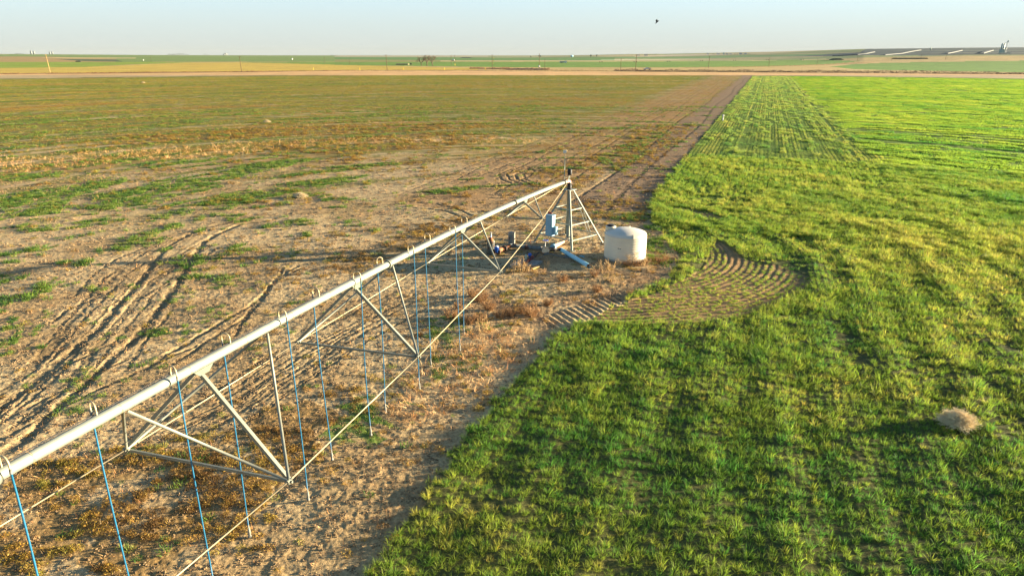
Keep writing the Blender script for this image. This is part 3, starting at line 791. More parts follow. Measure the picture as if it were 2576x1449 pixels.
# green grassy weeds
xs, ys, sc = [], [], []
for r0, r1, dens, k in [(10, 40, 10, 1.0), (40, 90, 8, 1.6), (90, 180, 2, 2.0)]:
    X, Y, g = candidates(r0, r1, dens, 100 + int(r0)); m = fallow(X, Y); X, Y = X[m], Y[m]
    rho, phi = polar(X, Y); nz = fbm(rho / .7, phi * rho / 2.2, 91, 3); inz = np.zeros(len(X), bool)
    for P in G_STRIPS + G_SPOTS: inz |= inside(P, X, Y)
    left = (X < -8) & (Y < 60)
    in2 = np.zeros(len(X), bool)
    for P in GREEN2: in2 |= inside(P, X, Y)
    spr = fbm(X / 1.6, Y / 1.6, 221, 3)
    keep = (inz & (nz > .44)) | (left & (spr > .64) & (g.random(len(X)) < .3 + .5 * (X < -14))) | (in2 & (spr > .48)) | (g.random(len(X)) < .012) | ((Y > 60) & (fbm(rho / 2, phi * rho / 12, 231, 3) > .66))
    X, Y = X[keep], Y[keep]; xs.append(X); ys.append(Y); sc.append(k * g.uniform(.6, 1.4, len(X)))
X = np.concatenate(xs); Y = np.concatenate(ys); S = np.concatenate(sc); n = len(X)
scatter('green_weeds', 'low green weeds in scattered patches on the fallow soil', 'weeds', np.stack([X, Y, height_at(X, Y)], 1), np.stack([np.zeros(n), np.zeros(n), rng.uniform(0, 6.28, n)], 1), np.stack([S, S, S], 1), np.clip(rng.normal(.4, .25, n), 0, 1), rng.integers(0, 4, n), libg)
print('weeds', n)
# russet leafy weeds
xs, ys, sc, ti = [], [], [], []
for r0, r1, dens, k in [(10, 30, 26, 1.0), (30, 60, 9, 1.3), (60, 130, 2.5, 2.0)]:
    X, Y, g = candidates(r0, r1, dens, 140 + int(r0)); m = fallow(X, Y); X, Y = X[m], Y[m]
    inz = np.zeros(len(X), bool); jit = (fbm(X / 3, Y / 3, 81, 3) - .5) * 3
    for P in BROWN: inz |= inside(P, X + jit, Y + jit)
    in2 = np.zeros(len(X), bool)
    for P in BROWN2: in2 |= inside(P, X + jit, Y + jit)
    mt = fbm(X / 1.1, Y / 1.1, 241, 3)
    keep = (inz & (mt > .45) & (g.random(len(X)) < .8)) | (in2 & (mt > .54) & (g.random(len(X)) < .3)) | ((Y > 55) & (mt > .7)) | (g.random(len(X)) < .02)
    X, Y = X[keep], Y[keep]; xs.append(X); ys.append(Y); sc.append(k * g.uniform(.5, 1.3, len(X)))
    ti.append(np.clip(fbm(X / 2., Y / 2., 251, 3) * 1.6 - .35 + g.normal(0, .15, len(X)), 0, 1))
X = np.concatenate(xs); Y = np.concatenate(ys); S = np.concatenate(sc); T = np.concatenate(ti); n = len(X)
scatter('russet_weeds', 'low russet and olive leafy weeds covering the soil under the pipe', 'weeds', np.stack([X, Y, height_at(X, Y)], 1), np.stack([rng.normal(0, .2, n), rng.normal(0, .2, n), rng.uniform(0, 6.28, n)], 1), np.stack([S, S, S], 1), T, rng.integers(0, 5, n), libl)
print('russet', n)
# straw and stubble
xs, ys, sc = [], [], []
for r0, r1, dens, k in [(10, 30, 20, .8), (30, 60, 7, 1.1), (60, 140, 2.2, 1.6)]:
    X, Y, g = candidates(r0, r1, dens, 180 + int(r0)); m = fallow(X, Y); X, Y = X[m], Y[m]
    lit = inside(LITTER, X, Y); st = np.zeros(len(X), bool)
    for P in STRAW: st |= inside(P, X, Y)
    yard = inside(YARD, X, Y)
    _, wt = rut_field(X, Y)
    p = .22 + .6 * lit + .7 * st + .15 * yard
    p = p * (.4 + 1.2 * fbm(X / 1.8, Y / 1.8, 261, 3)) * (1 - .8 * wt)
    keep = g.random(len(X)) < p
    X, Y, lit, st = X[keep], Y[keep], lit[keep], st[keep]; xs.append(X); ys.append(Y); sc.append(k * g.uniform(.35, 1.3, len(X)) * np.where(lit, 1.9, 1) * np.where(st, 1.5, 1))
X = np.concatenate(xs); Y = np.concatenate(ys); S = np.concatenate(sc); n = len(X)
scatter('straw_litter', 'pale dry straw and stubble lying over the bare soil', 'stubble', np.stack([X, Y, height_at(X, Y)], 1), np.stack([rng.normal(0, .35, n), rng.normal(0, .35, n), rng.uniform(0, 6.28, n)], 1), np.stack([S, S, S], 1), rng.random(n), rng.integers(0, 5, n), libs)
print('straw', n)
# clods and crumbs of earth
M_CLOD = tint_mat('clod', (96, 76, 50), (134, 110, 76), (156, 130, 94), .0)
libc = bpy.data.collections.new('clods')
for i in range(6):
    rnd = random.Random(300 + i); v = []; f = []
    for j in range(7):
        a = rnd.uniform(0, 6.28); q = rnd.uniform(0, .16); c = Vector((q * math.cos(a), q * math.sin(a), 0)); r = rnd.uniform(.012, .04)
        o = len(v)
        for k in range(5): b = k * 1.2566; v.append(c + Vector((math.cos(b), math.sin(b), 0)) * r * rnd.uniform(.7, 1.3) + Vector((0, 0, -.01)))
        for k in range(5): b = k * 1.2566 + .4; v.append(c + Vector((math.cos(b), math.sin(b), 0)) * r * rnd.uniform(.4, .9) + Vector((0, 0, r * rnd.uniform(.5, 1.1))))
        f += [(o + k, o + (k + 1) % 5, o + 5 + (k + 1) % 5, o + 5 + k) for k in range(5)] + [tuple(o + 5 + k for k in range(5))]
    me = bpy.data.meshes.new('clods'); me.from_pydata([tuple(q) for q in v], [], f); me.materials.append(M_CLOD)
    ca = me.color_attributes.new('blade', 'FLOAT_COLOR', 'POINT'); ca.data.foreach_set('color', np.ones(len(v) * 4, np.float32)); me.update()
    libc.objects.link(bpy.data.objects.new('clods', me))
xs, ys, sc = [], [], []
for r0, r1, dens, k in [(10, 24, 34, .8), (24, 45, 16, 1.0), (45, 85, 5, 1.5)]:
    X, Y, g = candidates(r0, r1, dens, 400 + int(r0)); m = fallow(X, Y) & (g.random(len(X)) < .25 + .9 * fbm(X / 1.5, Y / 1.5, 411, 3)); X, Y = X[m], Y[m]
    xs.append(X); ys.append(Y); sc.append(k * g.uniform(.4, 1.1, len(X)))
X = np.concatenate(xs); Y = np.concatenate(ys); S = np.concatenate(sc); n = len(X)
scatter('soil_clods', 'small clods of dry earth strewn over the bare soil', 'soil', np.stack([X, Y, height_at(X, Y)], 1), np.stack([np.zeros(n), np.zeros(n), rng.uniform(0, 6.28, n)], 1), np.stack([S, S, S], 1), rng.random(n), rng.integers(0, 6, n), libc)
print('clods', n)
# low cover of the far fallow field
M_FAL = tint_mat('fallow_cover', (80, 100, 34), (124, 122, 46), (128, 102, 48), .35)
libf = bpy.data.collections.new('fallow_patches')
for i in range(5): tuft_mesh('fallow_patch', M_FAL, 60, .04, .13, .7, .9, .045, libf, seed=140 + i, seg=2, dry=.2)
X, Y, g = candidates(62, 450, .75, 77, 41); m = fallow(X, Y) & (Y < 446); X, Y = X[m], Y[m]
rho, phi = polar(X, Y); ar = rho * phi; dist = np.hypot(X, Y)
st1 = fbm(rho / 2.2, ar / 22, 21, 4); st2 = fbm(rho / 5.5 + 40, ar / 60, 31, 4); mo = fbm(X / 3., Y / 3., 43, 3)
cc, side = rows_coord(X, Y); bare = (cc > -5) | ((cc > -26) & (g.random(len(X)) < .75))
m = (st1 * .5 + st2 * .4 + mo * .3 + .30 * smooth((dist - 60) / 150) + g.normal(0, .05, len(X)) > .70) & ~bare; X, Y, st2, mo, cc = X[m], Y[m], st2[m], mo[m], cc[m]; n = len(X)
T = np.clip(.42 + (fbm(polar(X, Y)[0] / 3 + 9, polar(X, Y)[0] * polar(X, Y)[1] / 40, 51, 4) - .48) * 3 + g.normal(0, .15, n) - .15 * smooth((np.hypot(X, Y) - 150) / 200) + .4 * (cc > -24), 0, 1); S = g.uniform(.8, 1.6, n)
scatter('fallow_cover', 'thin olive and yellow weeds covering the far fallow field in streaks', 'weeds', np.stack([X, Y, height_at(X, Y) - .01], 1), np.stack([np.zeros(n), np.zeros(n), g.uniform(0, 6.28, n)], 1), np.stack([S, S, S * g.uniform(.6, 1.3, n)], 1), T, g.integers(0, 5, n), libf)
print('fallow', n)
#OBJECTS
# ------------------------------------------------------------------ materials of the things
GALV = mat('galvanised_steel', (140, 145, 132), .55, .3, .10, 5, spec=.4)
GALVD = mat('weathered_angle_iron', (128, 130, 116), .55, .3, .12, 6)
HOSE = mat('blue_hose', (34, 104, 138), .45, 0, .12, 8)
BRASS = mat('gooseneck_steel', (186, 168, 130), .5, .4, .15, 12)
NOZ = mat('nozzle_weight', (126, 126, 116), .6, .1, .25, 30)
BLACK = mat('black_rubber', (28, 28, 30), .6, 0, .2, 10)
CABLE = mat('black_cable', (36, 36, 38), .6, 0, .1, 10)
WHITE = mat('white_paint', (204, 202, 192), .5, 0, .06, 5)
POLY = mat('cream_polyethylene', (212, 203, 180), .42, 0, .05, 1.6, trans=.25)
GREYC = mat('grey_concrete', (142, 138, 124), .9, 0, .2, 5, bump=.3)
CAB = mat('blue_grey_cabinet', (128, 168, 184), .45, .1, .06, 4)
RUST = mat('rusty_pipe', (150, 98, 62), .8, .1, .3, 6, rust=(96, 58, 36), bump=.2)
PGREY = mat('grey_painted_pipe', (104, 112, 108), .65, .1, .2, 6, rust=(92, 66, 48))
DARKP = mat('dark_pipe', (76, 66, 58), .75, .1, .25, 6, rust=(110, 72, 46))
PVC = mat('pale_blue_plastic', (150, 200, 208), .4, 0, .06, 4)
BLUE = mat('blue_paint', (30, 84, 170), .45, 0, .1, 8)
RED = mat('red_paint', (150, 50, 40), .6, 0, .25, 10, rust=(100, 60, 45))
WOOD = mat('pole_wood', (96, 76, 54), .9, 0, .2, 3)
WOODL = mat('sunbleached_wood', (176, 146, 92), .9, 0, .2, 3)
YELP = mat('yellow_marker', (216, 188, 60), .6, 0, .05, 3)
GLASS = mat('dark_glass', (40, 52, 60), .15, 0, .05, 3, spec=.6)
BARK = mat('pale_bark', (100, 86, 68), .9, 0, .2, 3)
DTWIG = mat('dry_twigs', (162, 124, 80), .85, 0, .25, 3)
DTWIG2 = mat('straw_twigs', (196, 164, 112), .85, 0, .2, 3)
TUMB = mat('tumbleweed_twigs', (232, 212, 168), .85, 0, .2, 3)
LEAFD = mat('dark_evergreen', (52, 68, 50), .9, 0, .3, 1)
ROOFM = mat('grey_roof', (120, 116, 110), .8, 0, .1, 2)
CREAM = mat('cream_wall', (220, 206, 170), .8, 0, .06, 1)
BINM = mat('hazed_bin_metal', (112, 118, 116), .6, .1, .08, .5)  # white bins, greyed so the colour itself carries distance haze
BING = mat('grey_green_bin', (150, 166, 152), .5, .2, .1, .5)
HAY = mat('old_hay', (112, 104, 72), .95, 0, .25, .4)
SILAGE = mat('dark_cover', (56, 62, 58), .8, 0, .25, .3)
BERRY = mat('ink', (60, 66, 74), .6, 0, 0, 3)

GUS = mat('shaded_gusset_steel', (98, 106, 92), .6, .2, .12, 6)  # same steel, darkened: shade on the plates is put into the colour
def sp(s, dz=0.0):
    return Vector((SP[0] + U.x * s, SP[1] + U.y * s, SP[2] + SP[4] * s + SP[5] * s * s + dz))
def gz(x, y): return float(height_at(np.array([x]), np.array([y]))[0])

# ------------------------------------------------------------------ irrigation span
span = thing('irrigation_span', (PV[0], PV[1], 0), 'long galvanised irrigation pipe on a truss with blue drop hoses running from the pivot tower', 'irrigation pipe')
mb = MB(); SEND = 49.0
mb.tube([sp(s) for s in np.linspace(.35, SEND, 70)], .107, 20)
pipe = mb.build('main_pipe', GALV, span)
def dirp(s): return (sp(s + .01) - sp(s - .01)).normalized()
for s in (1.05, 10.9, 24.05, 37.2):                # bolted joints
    m_ = MB(); d = dirp(s); m_.tube([sp(s) - d * .045, sp(s) + d * .045], .150, 20); m_.build('flange', BLACK if s < 20 else GALVD, pipe)
for s in np.arange(2.2, SEND, 1.81):
    m_ = MB(); d = dirp(s); m_.tube([sp(s) - d * .012, sp(s) + d * .012], .1115, 20); m_.build('weld_seam', BRASS, pipe)
mb = MB()                                          # control cable lying along the top
pts = []
for i, s in enumerate(np.linspace(.6, SEND, 150)):
    pts.append(sp(s) + Vector((0, 0, .118)) - NV * (.045 + .02 * math.sin(s * 1.3)) + Vector((0, 0, .012 * math.sin(s * 2.1))))
mb.tube(pts, .011, 5, False); mb.build('power_cable', CABLE, span)
ST_ = [(9.15435, 1.05818), (17.73, 1.75707), (26.1, 2.24131), (32.6, 2.40531), (40.2, 2.2), (47.2, 1.75)]
KW = 0.962045
NPX = {1: [(1365, 550), (1258, 683), (1052, 897), (727, 1210)], -1: [(1274, 545), (1075, 662), (750, 860), (318, 1130)]}
def node(i, side):
    if i < 4:
        return at(*NPX[side][i], sp(ST_[i][0]).z - ST_[i][1])
    s, d = ST_[i]; p = sp(s) + NV * side * KW * d; p.z -= d; return p
for i, (s, d) in enumerate(ST_):
    gus = MB()
    c = sp(s, -.16); dd = dirp(s)
    for k in (-1, 1):
        q = [c + dd * -.30 + Vector((0, 0, .075)), c + dd * .30 + Vector((0, 0, .075)), c + dd * .14 + Vector((0, 0, -.07)), c + dd * -.14 + Vector((0, 0, -.07))]
        gus.add([v + NV * k * .07 for v in q] + [v + NV * k * .078 for v in q], [(0, 1, 2, 3), (7, 6, 5, 4), (0, 4, 5, 1), (1, 5, 6, 2), (2, 6, 7, 3), (3, 7, 4, 0)])
    gus.build('gusset_plate', GUS, span)
    for side in (-1, 1):
        n_ = node(i, side)
        m_ = MB(); m_.angle(sp(s, -.2) + NV * side * .06 + dd * .1, n_ + dd * -.02, .085, (0, 0, -1) if side > 0 else (0, 0, 1), .008); m_.build('truss_leg', GALVD, span)
        back = {0: 1.45, 1: 1.95, 2: 2.25, 3: 2.2, 4: -2.2, 5: -2.0}[i]
        m_ = MB(); m_.tube([sp(s - back, -.115) + NV * side * .07, n_], .036, 7); m_.build('truss_leg', GALVD, span)
        if i in (3,):
            m_ = MB(); m_.tube([sp(s + 2.05, -.115) + NV * side * .07, n_], .034, 7); m_.build('truss_leg', GALVD, span)
        m_ = MB(); r_ = n_.copy(); m_.tube([r_ - dd * .07, r_ + dd * .07], .05, 8); m_.tube([r_ - NV * .09, r_ + NV * .09], .03, 8); m_.tube([r_ + Vector((0, 0, -.07)), r_ + Vector((0, 0, .07))], .022, 6)
        m_.build('rod_joint', GALVD, span)
    m_ = MB(); m_.angle(node(i, -1), node(i, 1), .06, (0, 0, -1), .007); m_.build('spreader_bar', GALVD, span)
for side in (-1, 1):
    P = [sp(.75, -.1) + NV * side * .12] + [node(i, side) for i in range(6)]
    for a, b in zip(P[:-1], P[1:]):
        m_ = MB(); m_.tube([a, b], .0165, 7); m_.build('tie_rod', mat_rod if False else BRASS, span)
    # rod ends: forged heads
for i in range(12):                                # gooseneck and hose pairs
    s = 17.1391 + 1.81036 * (11 - i); side = 1 if i % 2 == 0 else -1
    base = sp(s, .10); off = .25 if i != 7 else .2
    pts = [base, base + Vector((0, 0, .10))]
    for k in range(0, 9):
        a = math.pi * k / 8
        pts.append(base + Vector((0, 0, .13 + .115 * math.sin(a))) + NV * side * (off / 2) * (1 - math.cos(a)) * 1.0)
    tw = random.uniform(-.35, .35) if i != 7 else .9
    pts = [base + (Matrix.Rotation(tw, 3, 'Z') @ (p - base)) for p in pts]
    end = pts[-1] + Vector((0, 0, -.12)); pts.append(end)
    g = MB(); g.tube(pts, .0165, 8); gn = g.build('gooseneck', BRASS, span)
    zb = gz(end.x, end.y) + .38
    hp = []
    ph = random.uniform(0, 6.28); amp = random.uniform(.015, .05)
    for k in range(13):
        q = k / 12; hp.append(Vector((end.x + amp * math.sin(q * 3.1 + ph) - amp * math.sin(ph), end.y + amp * math.cos(q * 2.4 + ph) - amp * math.cos(ph), end.z + (zb - end.z) * q)))
    h = MB(); h.tube(hp, .0175, 8); ho = h.build('drop_hose', HOSE, span)
    m_ = MB(); m_.tube([hp[0] + Vector((0, 0, .03)), hp[0] - Vector((0, 0, .06))], .024, 8); m_.build('hose_clamp', NOZ, ho)
    b_ = hp[-1]; m_ = MB(); m_.lathe([(.0, .02), (.02, .02), (.022, -.10), (.034, -.13), (.04, -.24), (.03, -.3), (.05, -.33), (.05, -.36), (.0, -.37)], b_, 12); m_.build('nozzle', NOZ, ho)
# mast with receiver at the pivot end
m_ = MB(); a_ = atY(1420, 452, 44.6); t_ = atY(1421, 384, 44.6); m_.tube([a_, t_], .024, 6); mast = m_.build('antenna_mast', GALV, span)
m_ = MB(); m_.box(t_ + Vector((0, 0, .06)), (.2, .14, .17)); m_.build('receiver_box', WHITE, mast)
m_ = MB(); m_.tube([t_ + Vector((.1, 0, .1)), t_ + Vector((.15, 0, .16))], .03, 6); m_.build('receiver_lamp', CREAM, mast)

# ------------------------------------------------------------------ pivot tower
tw = thing('pivot_tower', (PV[0], PV[1], 0), 'four legged steel pivot tower with rungs, a riser pipe and a blue grey control cabinet', 'pivot tower')
C0 = Vector((3.78, 44.72, 0)); TOPZ = 3.62
feet = [Vector((3.90, 42.5, 0)), Vector((6.2, 44.6, 0)), Vector((3.75, 46.95, 0)), Vector((1.42, 44.75, 0))]
tops = [C0 + (f - C0).normalized() * .30 + Vector((0, 0, TOPZ)) for f in feet]
def legp(i, z):
    t = z / TOPZ; return feet[i].lerp(tops[i], t) if False else Vector((feet[i].x + (tops[i].x - feet[i].x) * t, feet[i].y + (tops[i].y - feet[i].y) * t, z))
for i in range(4):
    tan = (feet[(i + 1) % 4] - feet[i]).normalized(); m_ = MB()
    m_.angle(legp(i, 0), tops[i], .12, tan + (C0 - feet[i]).normalized(), .012); m_.build('leg', GALVD, tw)
    m_ = MB(); m_.box(feet[i] + Vector((0, 0, .02)), (.3, .3, .05), .78); m_.build('foot_plate', GALVD, tw)
    for z in (.65, 1.55, 2.45):
        m_ = MB(); m_.angle(legp(i, z), legp((i + 1) % 4, z), .07, (0, 0, -1), .008); m_.build('rung', GALV, tw)
m_ = MB(); m_.box(C0 + Vector((0, 0, TOPZ)), (.7, .7, .03), .78); m_.build('top_plate', GALV, tw)
m_ = MB(); m_.tube([C0 + Vector((0, 0, .1)), C0 + Vector((0, 0, TOPZ - .02))], .128, 20); rs = m_.build('riser_pipe', GALVD, tw)
m_ = MB(); m_.lathe([(.0, 0), (.17, 0), (.17, .05), (.13, .06), (.15, .22), (.12, .3), (.14, .36), (.14, .42), (0, .42)], C0 + Vector((0, 0, TOPZ + .02)), 18); m_.build('swivel_bearing', BLACK, tw)
e0 = sp(.42); m_ = MB()                            # pinkish swivel elbow joining pipe and riser
bend = [C0 + Vector((0, 0, TOPZ + .40)), C0 + Vector((0, 0, TOPZ + .52)), C0 * .5 + sp(0) * .5 + Vector((0, 0, .30 - .0 * 1)), ]
m_.tube([C0 + Vector((0, 0, TOPZ + .36)), Vector((C0.x, C0.y, SP[2] - .03)), sp(.10), sp(.45)], .122, 16); m_.build('elbow', mat('faded_primer', (206, 168, 150), .6, .1, .1, 5), tw)
m_ = MB(); cl = Vector((C0.x, C0.y, SP[2]))
m_.tube([cl + Vector((0, 0, .1)), cl + Vector((0, 0, .42))], .03, 8); m_.tube([cl + Vector((-.02, 0, .2)) + NV * -.25, cl + Vector((.02, 0, .5))], .03, 6); m_.tube([cl + U * .5 + Vector((0, 0, .1)), cl + Vector((0, 0, .46))], .028, 6); m_.build('collector_arm', GALVD, tw)
m_ = MB(); m_.lathe([(0, .40), (.13, .40), (.15, .46), (.15, .72), (.12, .79), (0, .8)], cl, 16); m_.build('collector_ring_cap', BLACK, tw)
# ladder leaning inside the right back face
m_ = MB(); la = Vector((5.55, 45.35, 0)); lb = Vector((4.65, 45.05, 2.55)); lo = Vector((.18, -.32, 0))
m_.tube([la, lb], .022, 6); m_.tube([la - lo, lb - lo], .022, 6)
for k in range(1, 8):
    p = la.lerp(lb, k / 8); m_.tube([p, p - lo], .014, 6)
m_.build('ladder', GALV, tw)
# control cabinet hung on the left front face
cb = atY(1384, 592, 43.3); ct_ = atY(1384, 541, 43.3); hh = ct_.z - cb.z; cc_ = Vector((cb.x + .0, 43.3, (cb.z + ct_.z) / 2)); rz = R(-38)
m_ = MB(); m_.box(cc_, (.52, .34, hh), rz); cabn = m_.build('control_cabinet', CAB, tw)
fx = Matrix.Rotation(rz, 3, 'Z')
m_ = MB(); m_.box(cc_ + fx @ Vector((0, -.185, 0)), (.48, .02, hh - .06), rz); dr = m_.build('door', CAB, cabn)
m_ = MB(); m_.box(cc_ + fx @ Vector((.19, -.205, .05)), (.03, .03, .14), rz); m_.build('handle', GALVD, dr)
m_ = MB(); m_.box(cc_ + fx @ Vector((0, 0, hh / 2 + .015)), (.58, .42, .03), rz); m_.build('rain_hood', CAB, cabn)
m_ = MB(); m_.box(cc_ + fx @ Vector((.38, .06, -hh / 2 + .36)), (.2, .22, .52), rz); m_.build('side_box', CAB, cabn)
m_ = MB(); m_.tube([cc_ + fx @ Vector((-.12, 0, -hh / 2)), Vector((cc_.x - .1, 43.3, 0))], .022, 6); m_.tube([cc_ + fx @ Vector((.12, .05, -hh / 2)), Vector((cc_.x + .1, 43.35, 0))], .016, 6); m_.build('conduit', GALVD, cabn)
m_ = MB(); m_.box(cc_ + fx @ Vector((-.1, .1, hh / 2 + .1)), (.3, .05, .12), rz); m_.build('warning_plate', RED, cabn)
m_ = MB(); m_.box(cc_ + fx @ Vector((0, .2, .3)), (1.2, .05, .06), R(0)); m_.box(cc_ + fx @ Vector((0, .2, -.4)), (1.4, .05, .06), R(0)); m_.build('cabinet_bracket', GALVD, tw)

# ------------------------------------------------------------------ storage tank
TC = Vector((7.05, 41.08, 0)); TR = 1.28; WH = 1.62
tk = thing('storage_tank', TC, 'large cream plastic storage tank with a domed top standing right of the pivot tower', 'water tank')
prof = [(0, .1), (TR - .02, .1), (TR, .14)]
for k in range(9):
    z = .2 + k * .155; prof += [(TR, z), (TR + .011, z + .04), (TR + .011, z + .11), (TR, z + .15)]
prof += [(TR, WH - .1), (TR - .02, WH - .03), (TR - .06, WH + .03), (TR - .13, WH + .065), (TR - .2, WH + .085)]
for k in range(1, 9):
    q = 1 - k / 8; prof.append(((TR - .2) * q, WH + .085 + .19 * (1 - q ** 2.3)))
m_ = MB(); m_.lathe(prof, TC, 72); tkb = m_.build('shell', POLY, tk)
m_ = MB(); m_.lathe([(0, 0), (TR + .03, 0), (TR + .03, .11), (TR - .01, .125), (0, .125)], TC, 64); m_.build('base_ring', GREYC, tk)
lc = TC + Vector((-.86, .62, WH + .02))
m_ = MB(); m_.lathe([(.33, -.05), (.31, .2), (.33, .22), (.27, .25), (.0, .25)], lc, 28); m_.build('filler_neck', POLY, tkb)
m_ = MB(); m_.lathe([(.0, .24), (.25, .24), (.25, .30), (.21, .33), (.0, .34)], lc, 28); m_.build('lid', BLACK, tkb)
for ang_ in (-78, 70, 170):
    a = R(ang_); m_ = MB(); u_ = Vector((math.cos(a), math.sin(a), 0))
    q = [TC + u_ * (TR - .17) + Vector((0, 0, WH + .07)), TC + u_ * (TR + .004) + Vector((0, 0, WH - .13)), TC + u_ * (TR + .05) + Vector((0, 0, WH - .1)), TC + u_ * (TR - .02) + Vector((0, 0, WH + .12)), TC + u_ * (TR - .14) + Vector((0, 0, WH + .16))]
    t_ = Vector((-u_.y, u_.x, 0)) * .03; m_.add([v - t_ for v in q] + [v + t_ for v in q], [(0, 1, 2, 3, 4), (9, 8, 7, 6, 5)] + [(i, i + 5, (i + 1) % 5 + 5, (i + 1) % 5) for i in range(5)]); m_.build('lifting_lug', POLY, tkb)
m_ = MB(); rnd = random.Random(4)                  # two small dark stamped marks
for i in range(2):
    for k in range(3):
        a = R(-119 + i * 5.2 + k * 1.25); m_.box(TC + Vector((math.cos(a), math.sin(a), 0)) * (TR + .008) + Vector((0, 0, .9 - .012 * i)), (.012, .02, .045 - .01 * (k % 2)), a)
    a = R(-119 + i * 5.2 + 1.25); m_.box(TC + Vector((math.cos(a), math.sin(a), 0)) * (TR + .008) + Vector((0, 0, .925 - .012 * i)), (.012, .085, .012), a)
m_.build('stamped_mark', BERRY, tkb)

# ------------------------------------------------------------------ pipework on the ground
def Z(x, y, z=0.0):
    q = full(x / 7.576 + 1420, y / 7.576 + 640); return at(q[0], q[1], z)
sup = thing('supply_pipeline', Z(900, 640, .0), 'rusty and grey supply pipeline with flanges lying on the ground before the pivot tower', 'pipeline')
zc = .22
pA, pB, pC, pD, pE = Z(250, 740, zc), Z(570, 610, zc), Z(700, 612, zc), Z(1250, 665, zc), Z(1560, 690, zc)
m_ = MB(); m_.tube([pA, pB], .125, 16); m_.build('rusty_section', RUST, sup)
for p, d in ((Z(300, 735, zc), pB - pA), (Z(440, 665, zc), pB - pA)):
    m_ = MB(); d = d.normalized(); m_.tube([p - d * .05, p + d * .05], .2, 18); m_.build('flange', DARKP, sup)
m_ = MB(); m_.tube([pB, pB.lerp(pC, .4) + Vector((0, .06, 0)), pC], .14, 16); m_.build('elbow', PGREY, sup)
m_ = MB(); m_.tube([pC, pD], .13, 16); m_.build('long_section', PGREY, sup)
m_ = MB(); m_.tube([Z(900, 632, zc), Z(930, 634, zc)], .165, 16); m_.build('coupling', DARKP, sup)
pV = Z(1335, 700, .26); dv = (pE - pD).normalized()
m_ = MB(); m_.tube([pD, pE], .13, 16); m_.build('valve_run', PGREY, sup)
m_ = MB(); vf = Vector((.25, -1, .15)).normalized()
m_.tube([pV - vf * .16, pV + vf * .14], .2, 22); vb = m_.build('gate_valve_body', PGREY, sup)
m_ = MB(); m_.tube([pV + vf * .14, pV + vf * .19], .25, 22); m_.build('blind_flange', PGREY, vb)
m_ = MB(); m_.tube([pV + Vector((0, 0, .1)), pV + Vector((.03, 0, .62))], .03, 8); m_.build('valve_stem', WHITE, vb)
m_ = MB(); wc = pV + Vector((.03, 0, .64))
m_.tube([wc + Vector((.17 * math.cos(a), .17 * math.sin(a), 0)) for a in np.linspace(0, 2 * math.pi, 17)], .02, 6, False)
for a in (0, 2.09, 4.19): m_.tube([wc, wc + Vector((.17 * math.cos(a), .17 * math.sin(a), 0))], .014, 5)
m_.build('handwheel', BLUE, vb)
m_ = MB(); m_.tube([Z(1510, 640, zc), Z(1545, 615, zc)], .19, 16); m_.build('flange', CAB, sup)
m_ = MB(); m_.tube([Z(1530, 625, zc), C0 + Vector((-.1, -.1, .24))], .14, 16); m_.build('riser_branch', mat('pinkish_pipe', (214, 176, 140), .7, .1, .12, 6), sup)
m_ = MB(); m_.tube([pE, Z(1705, 690, .2)], .09, 12); m_.build('short_nipple', BLACK, sup)

wh = thing('well_head', Z(140, 790), 'stubby weathered well casing topped by a small white and red fitting at the pipeline end', 'well head')
w0 = Z(140, 790); m_ = MB(); m_.lathe([(0, 0), (.24, 0), (.24, .78), (.26, .8), (.26, .86), (0, .86)], w0, 22); m_.build('casing', PGREY, wh)
m_ = MB(); m_.lathe([(.0, .86), (.2, .86), (.2, .93), (.12, .98), (.09, 1.1), (0, 1.1)], w0, 16); m_.build('cap', RUST, wh)
m_ = MB(); m_.tube([w0 + Vector((0, 0, 1.08)), w0 + Vector((.02, 0, 1.42))], .055, 10); m_.build('air_vent', WHITE, wh)
m_ = MB(); m_.tube([w0 + Vector((-.22, -.05, .9)), w0 + Vector((-.1, -.05, 1.08)), w0 + Vector((.05, -.05, 1.02))], .03, 6); m_.build('small_tap', RED, wh)
m_ = MB(); q = Z(265, 700, .40); m_.lathe([(0, -.16), (.09, -.16), (.10, 0), (.15, .02), (.15, .2), (0, .22)], q, 16); fm = m_.build('flow_meter', BLUE, wh)
m_ = MB(); m_.lathe([(0, .22), (.12, .22), (.1, .27), (0, .27)], q, 16); m_.build('meter_cap', WHITE, fm)

bp_ = Z(1690, 690, .16); be = Z(2320, 1062, .17)
dp = thing('drain_pipe', be, 'long pale blue plastic pipe with an open rusty end lying left of the cream tank', 'pipe')
m_ = MB(); m_.tube([bp_, be], .135, 20, False); m_.tube([bp_, be], .122, 20, False); m_.build('barrel', PVC, dp)
m_ = MB(); d = (be - bp_).normalized(); m_.tube([be - d * .05, be + d * .035], .142, 20, False); m_.tube([be - d * .3, be - d * .28], .12, 16); m_.build('rusty_collar', RUST, dp)
m_ = MB(); m_.tube([be, be + Vector((.25, -.05, .22))], .012, 5); m_.tube([be, be + Vector((.18, .1, .1))], .01, 5); m_.build('dry_stick', DTWIG, dp)

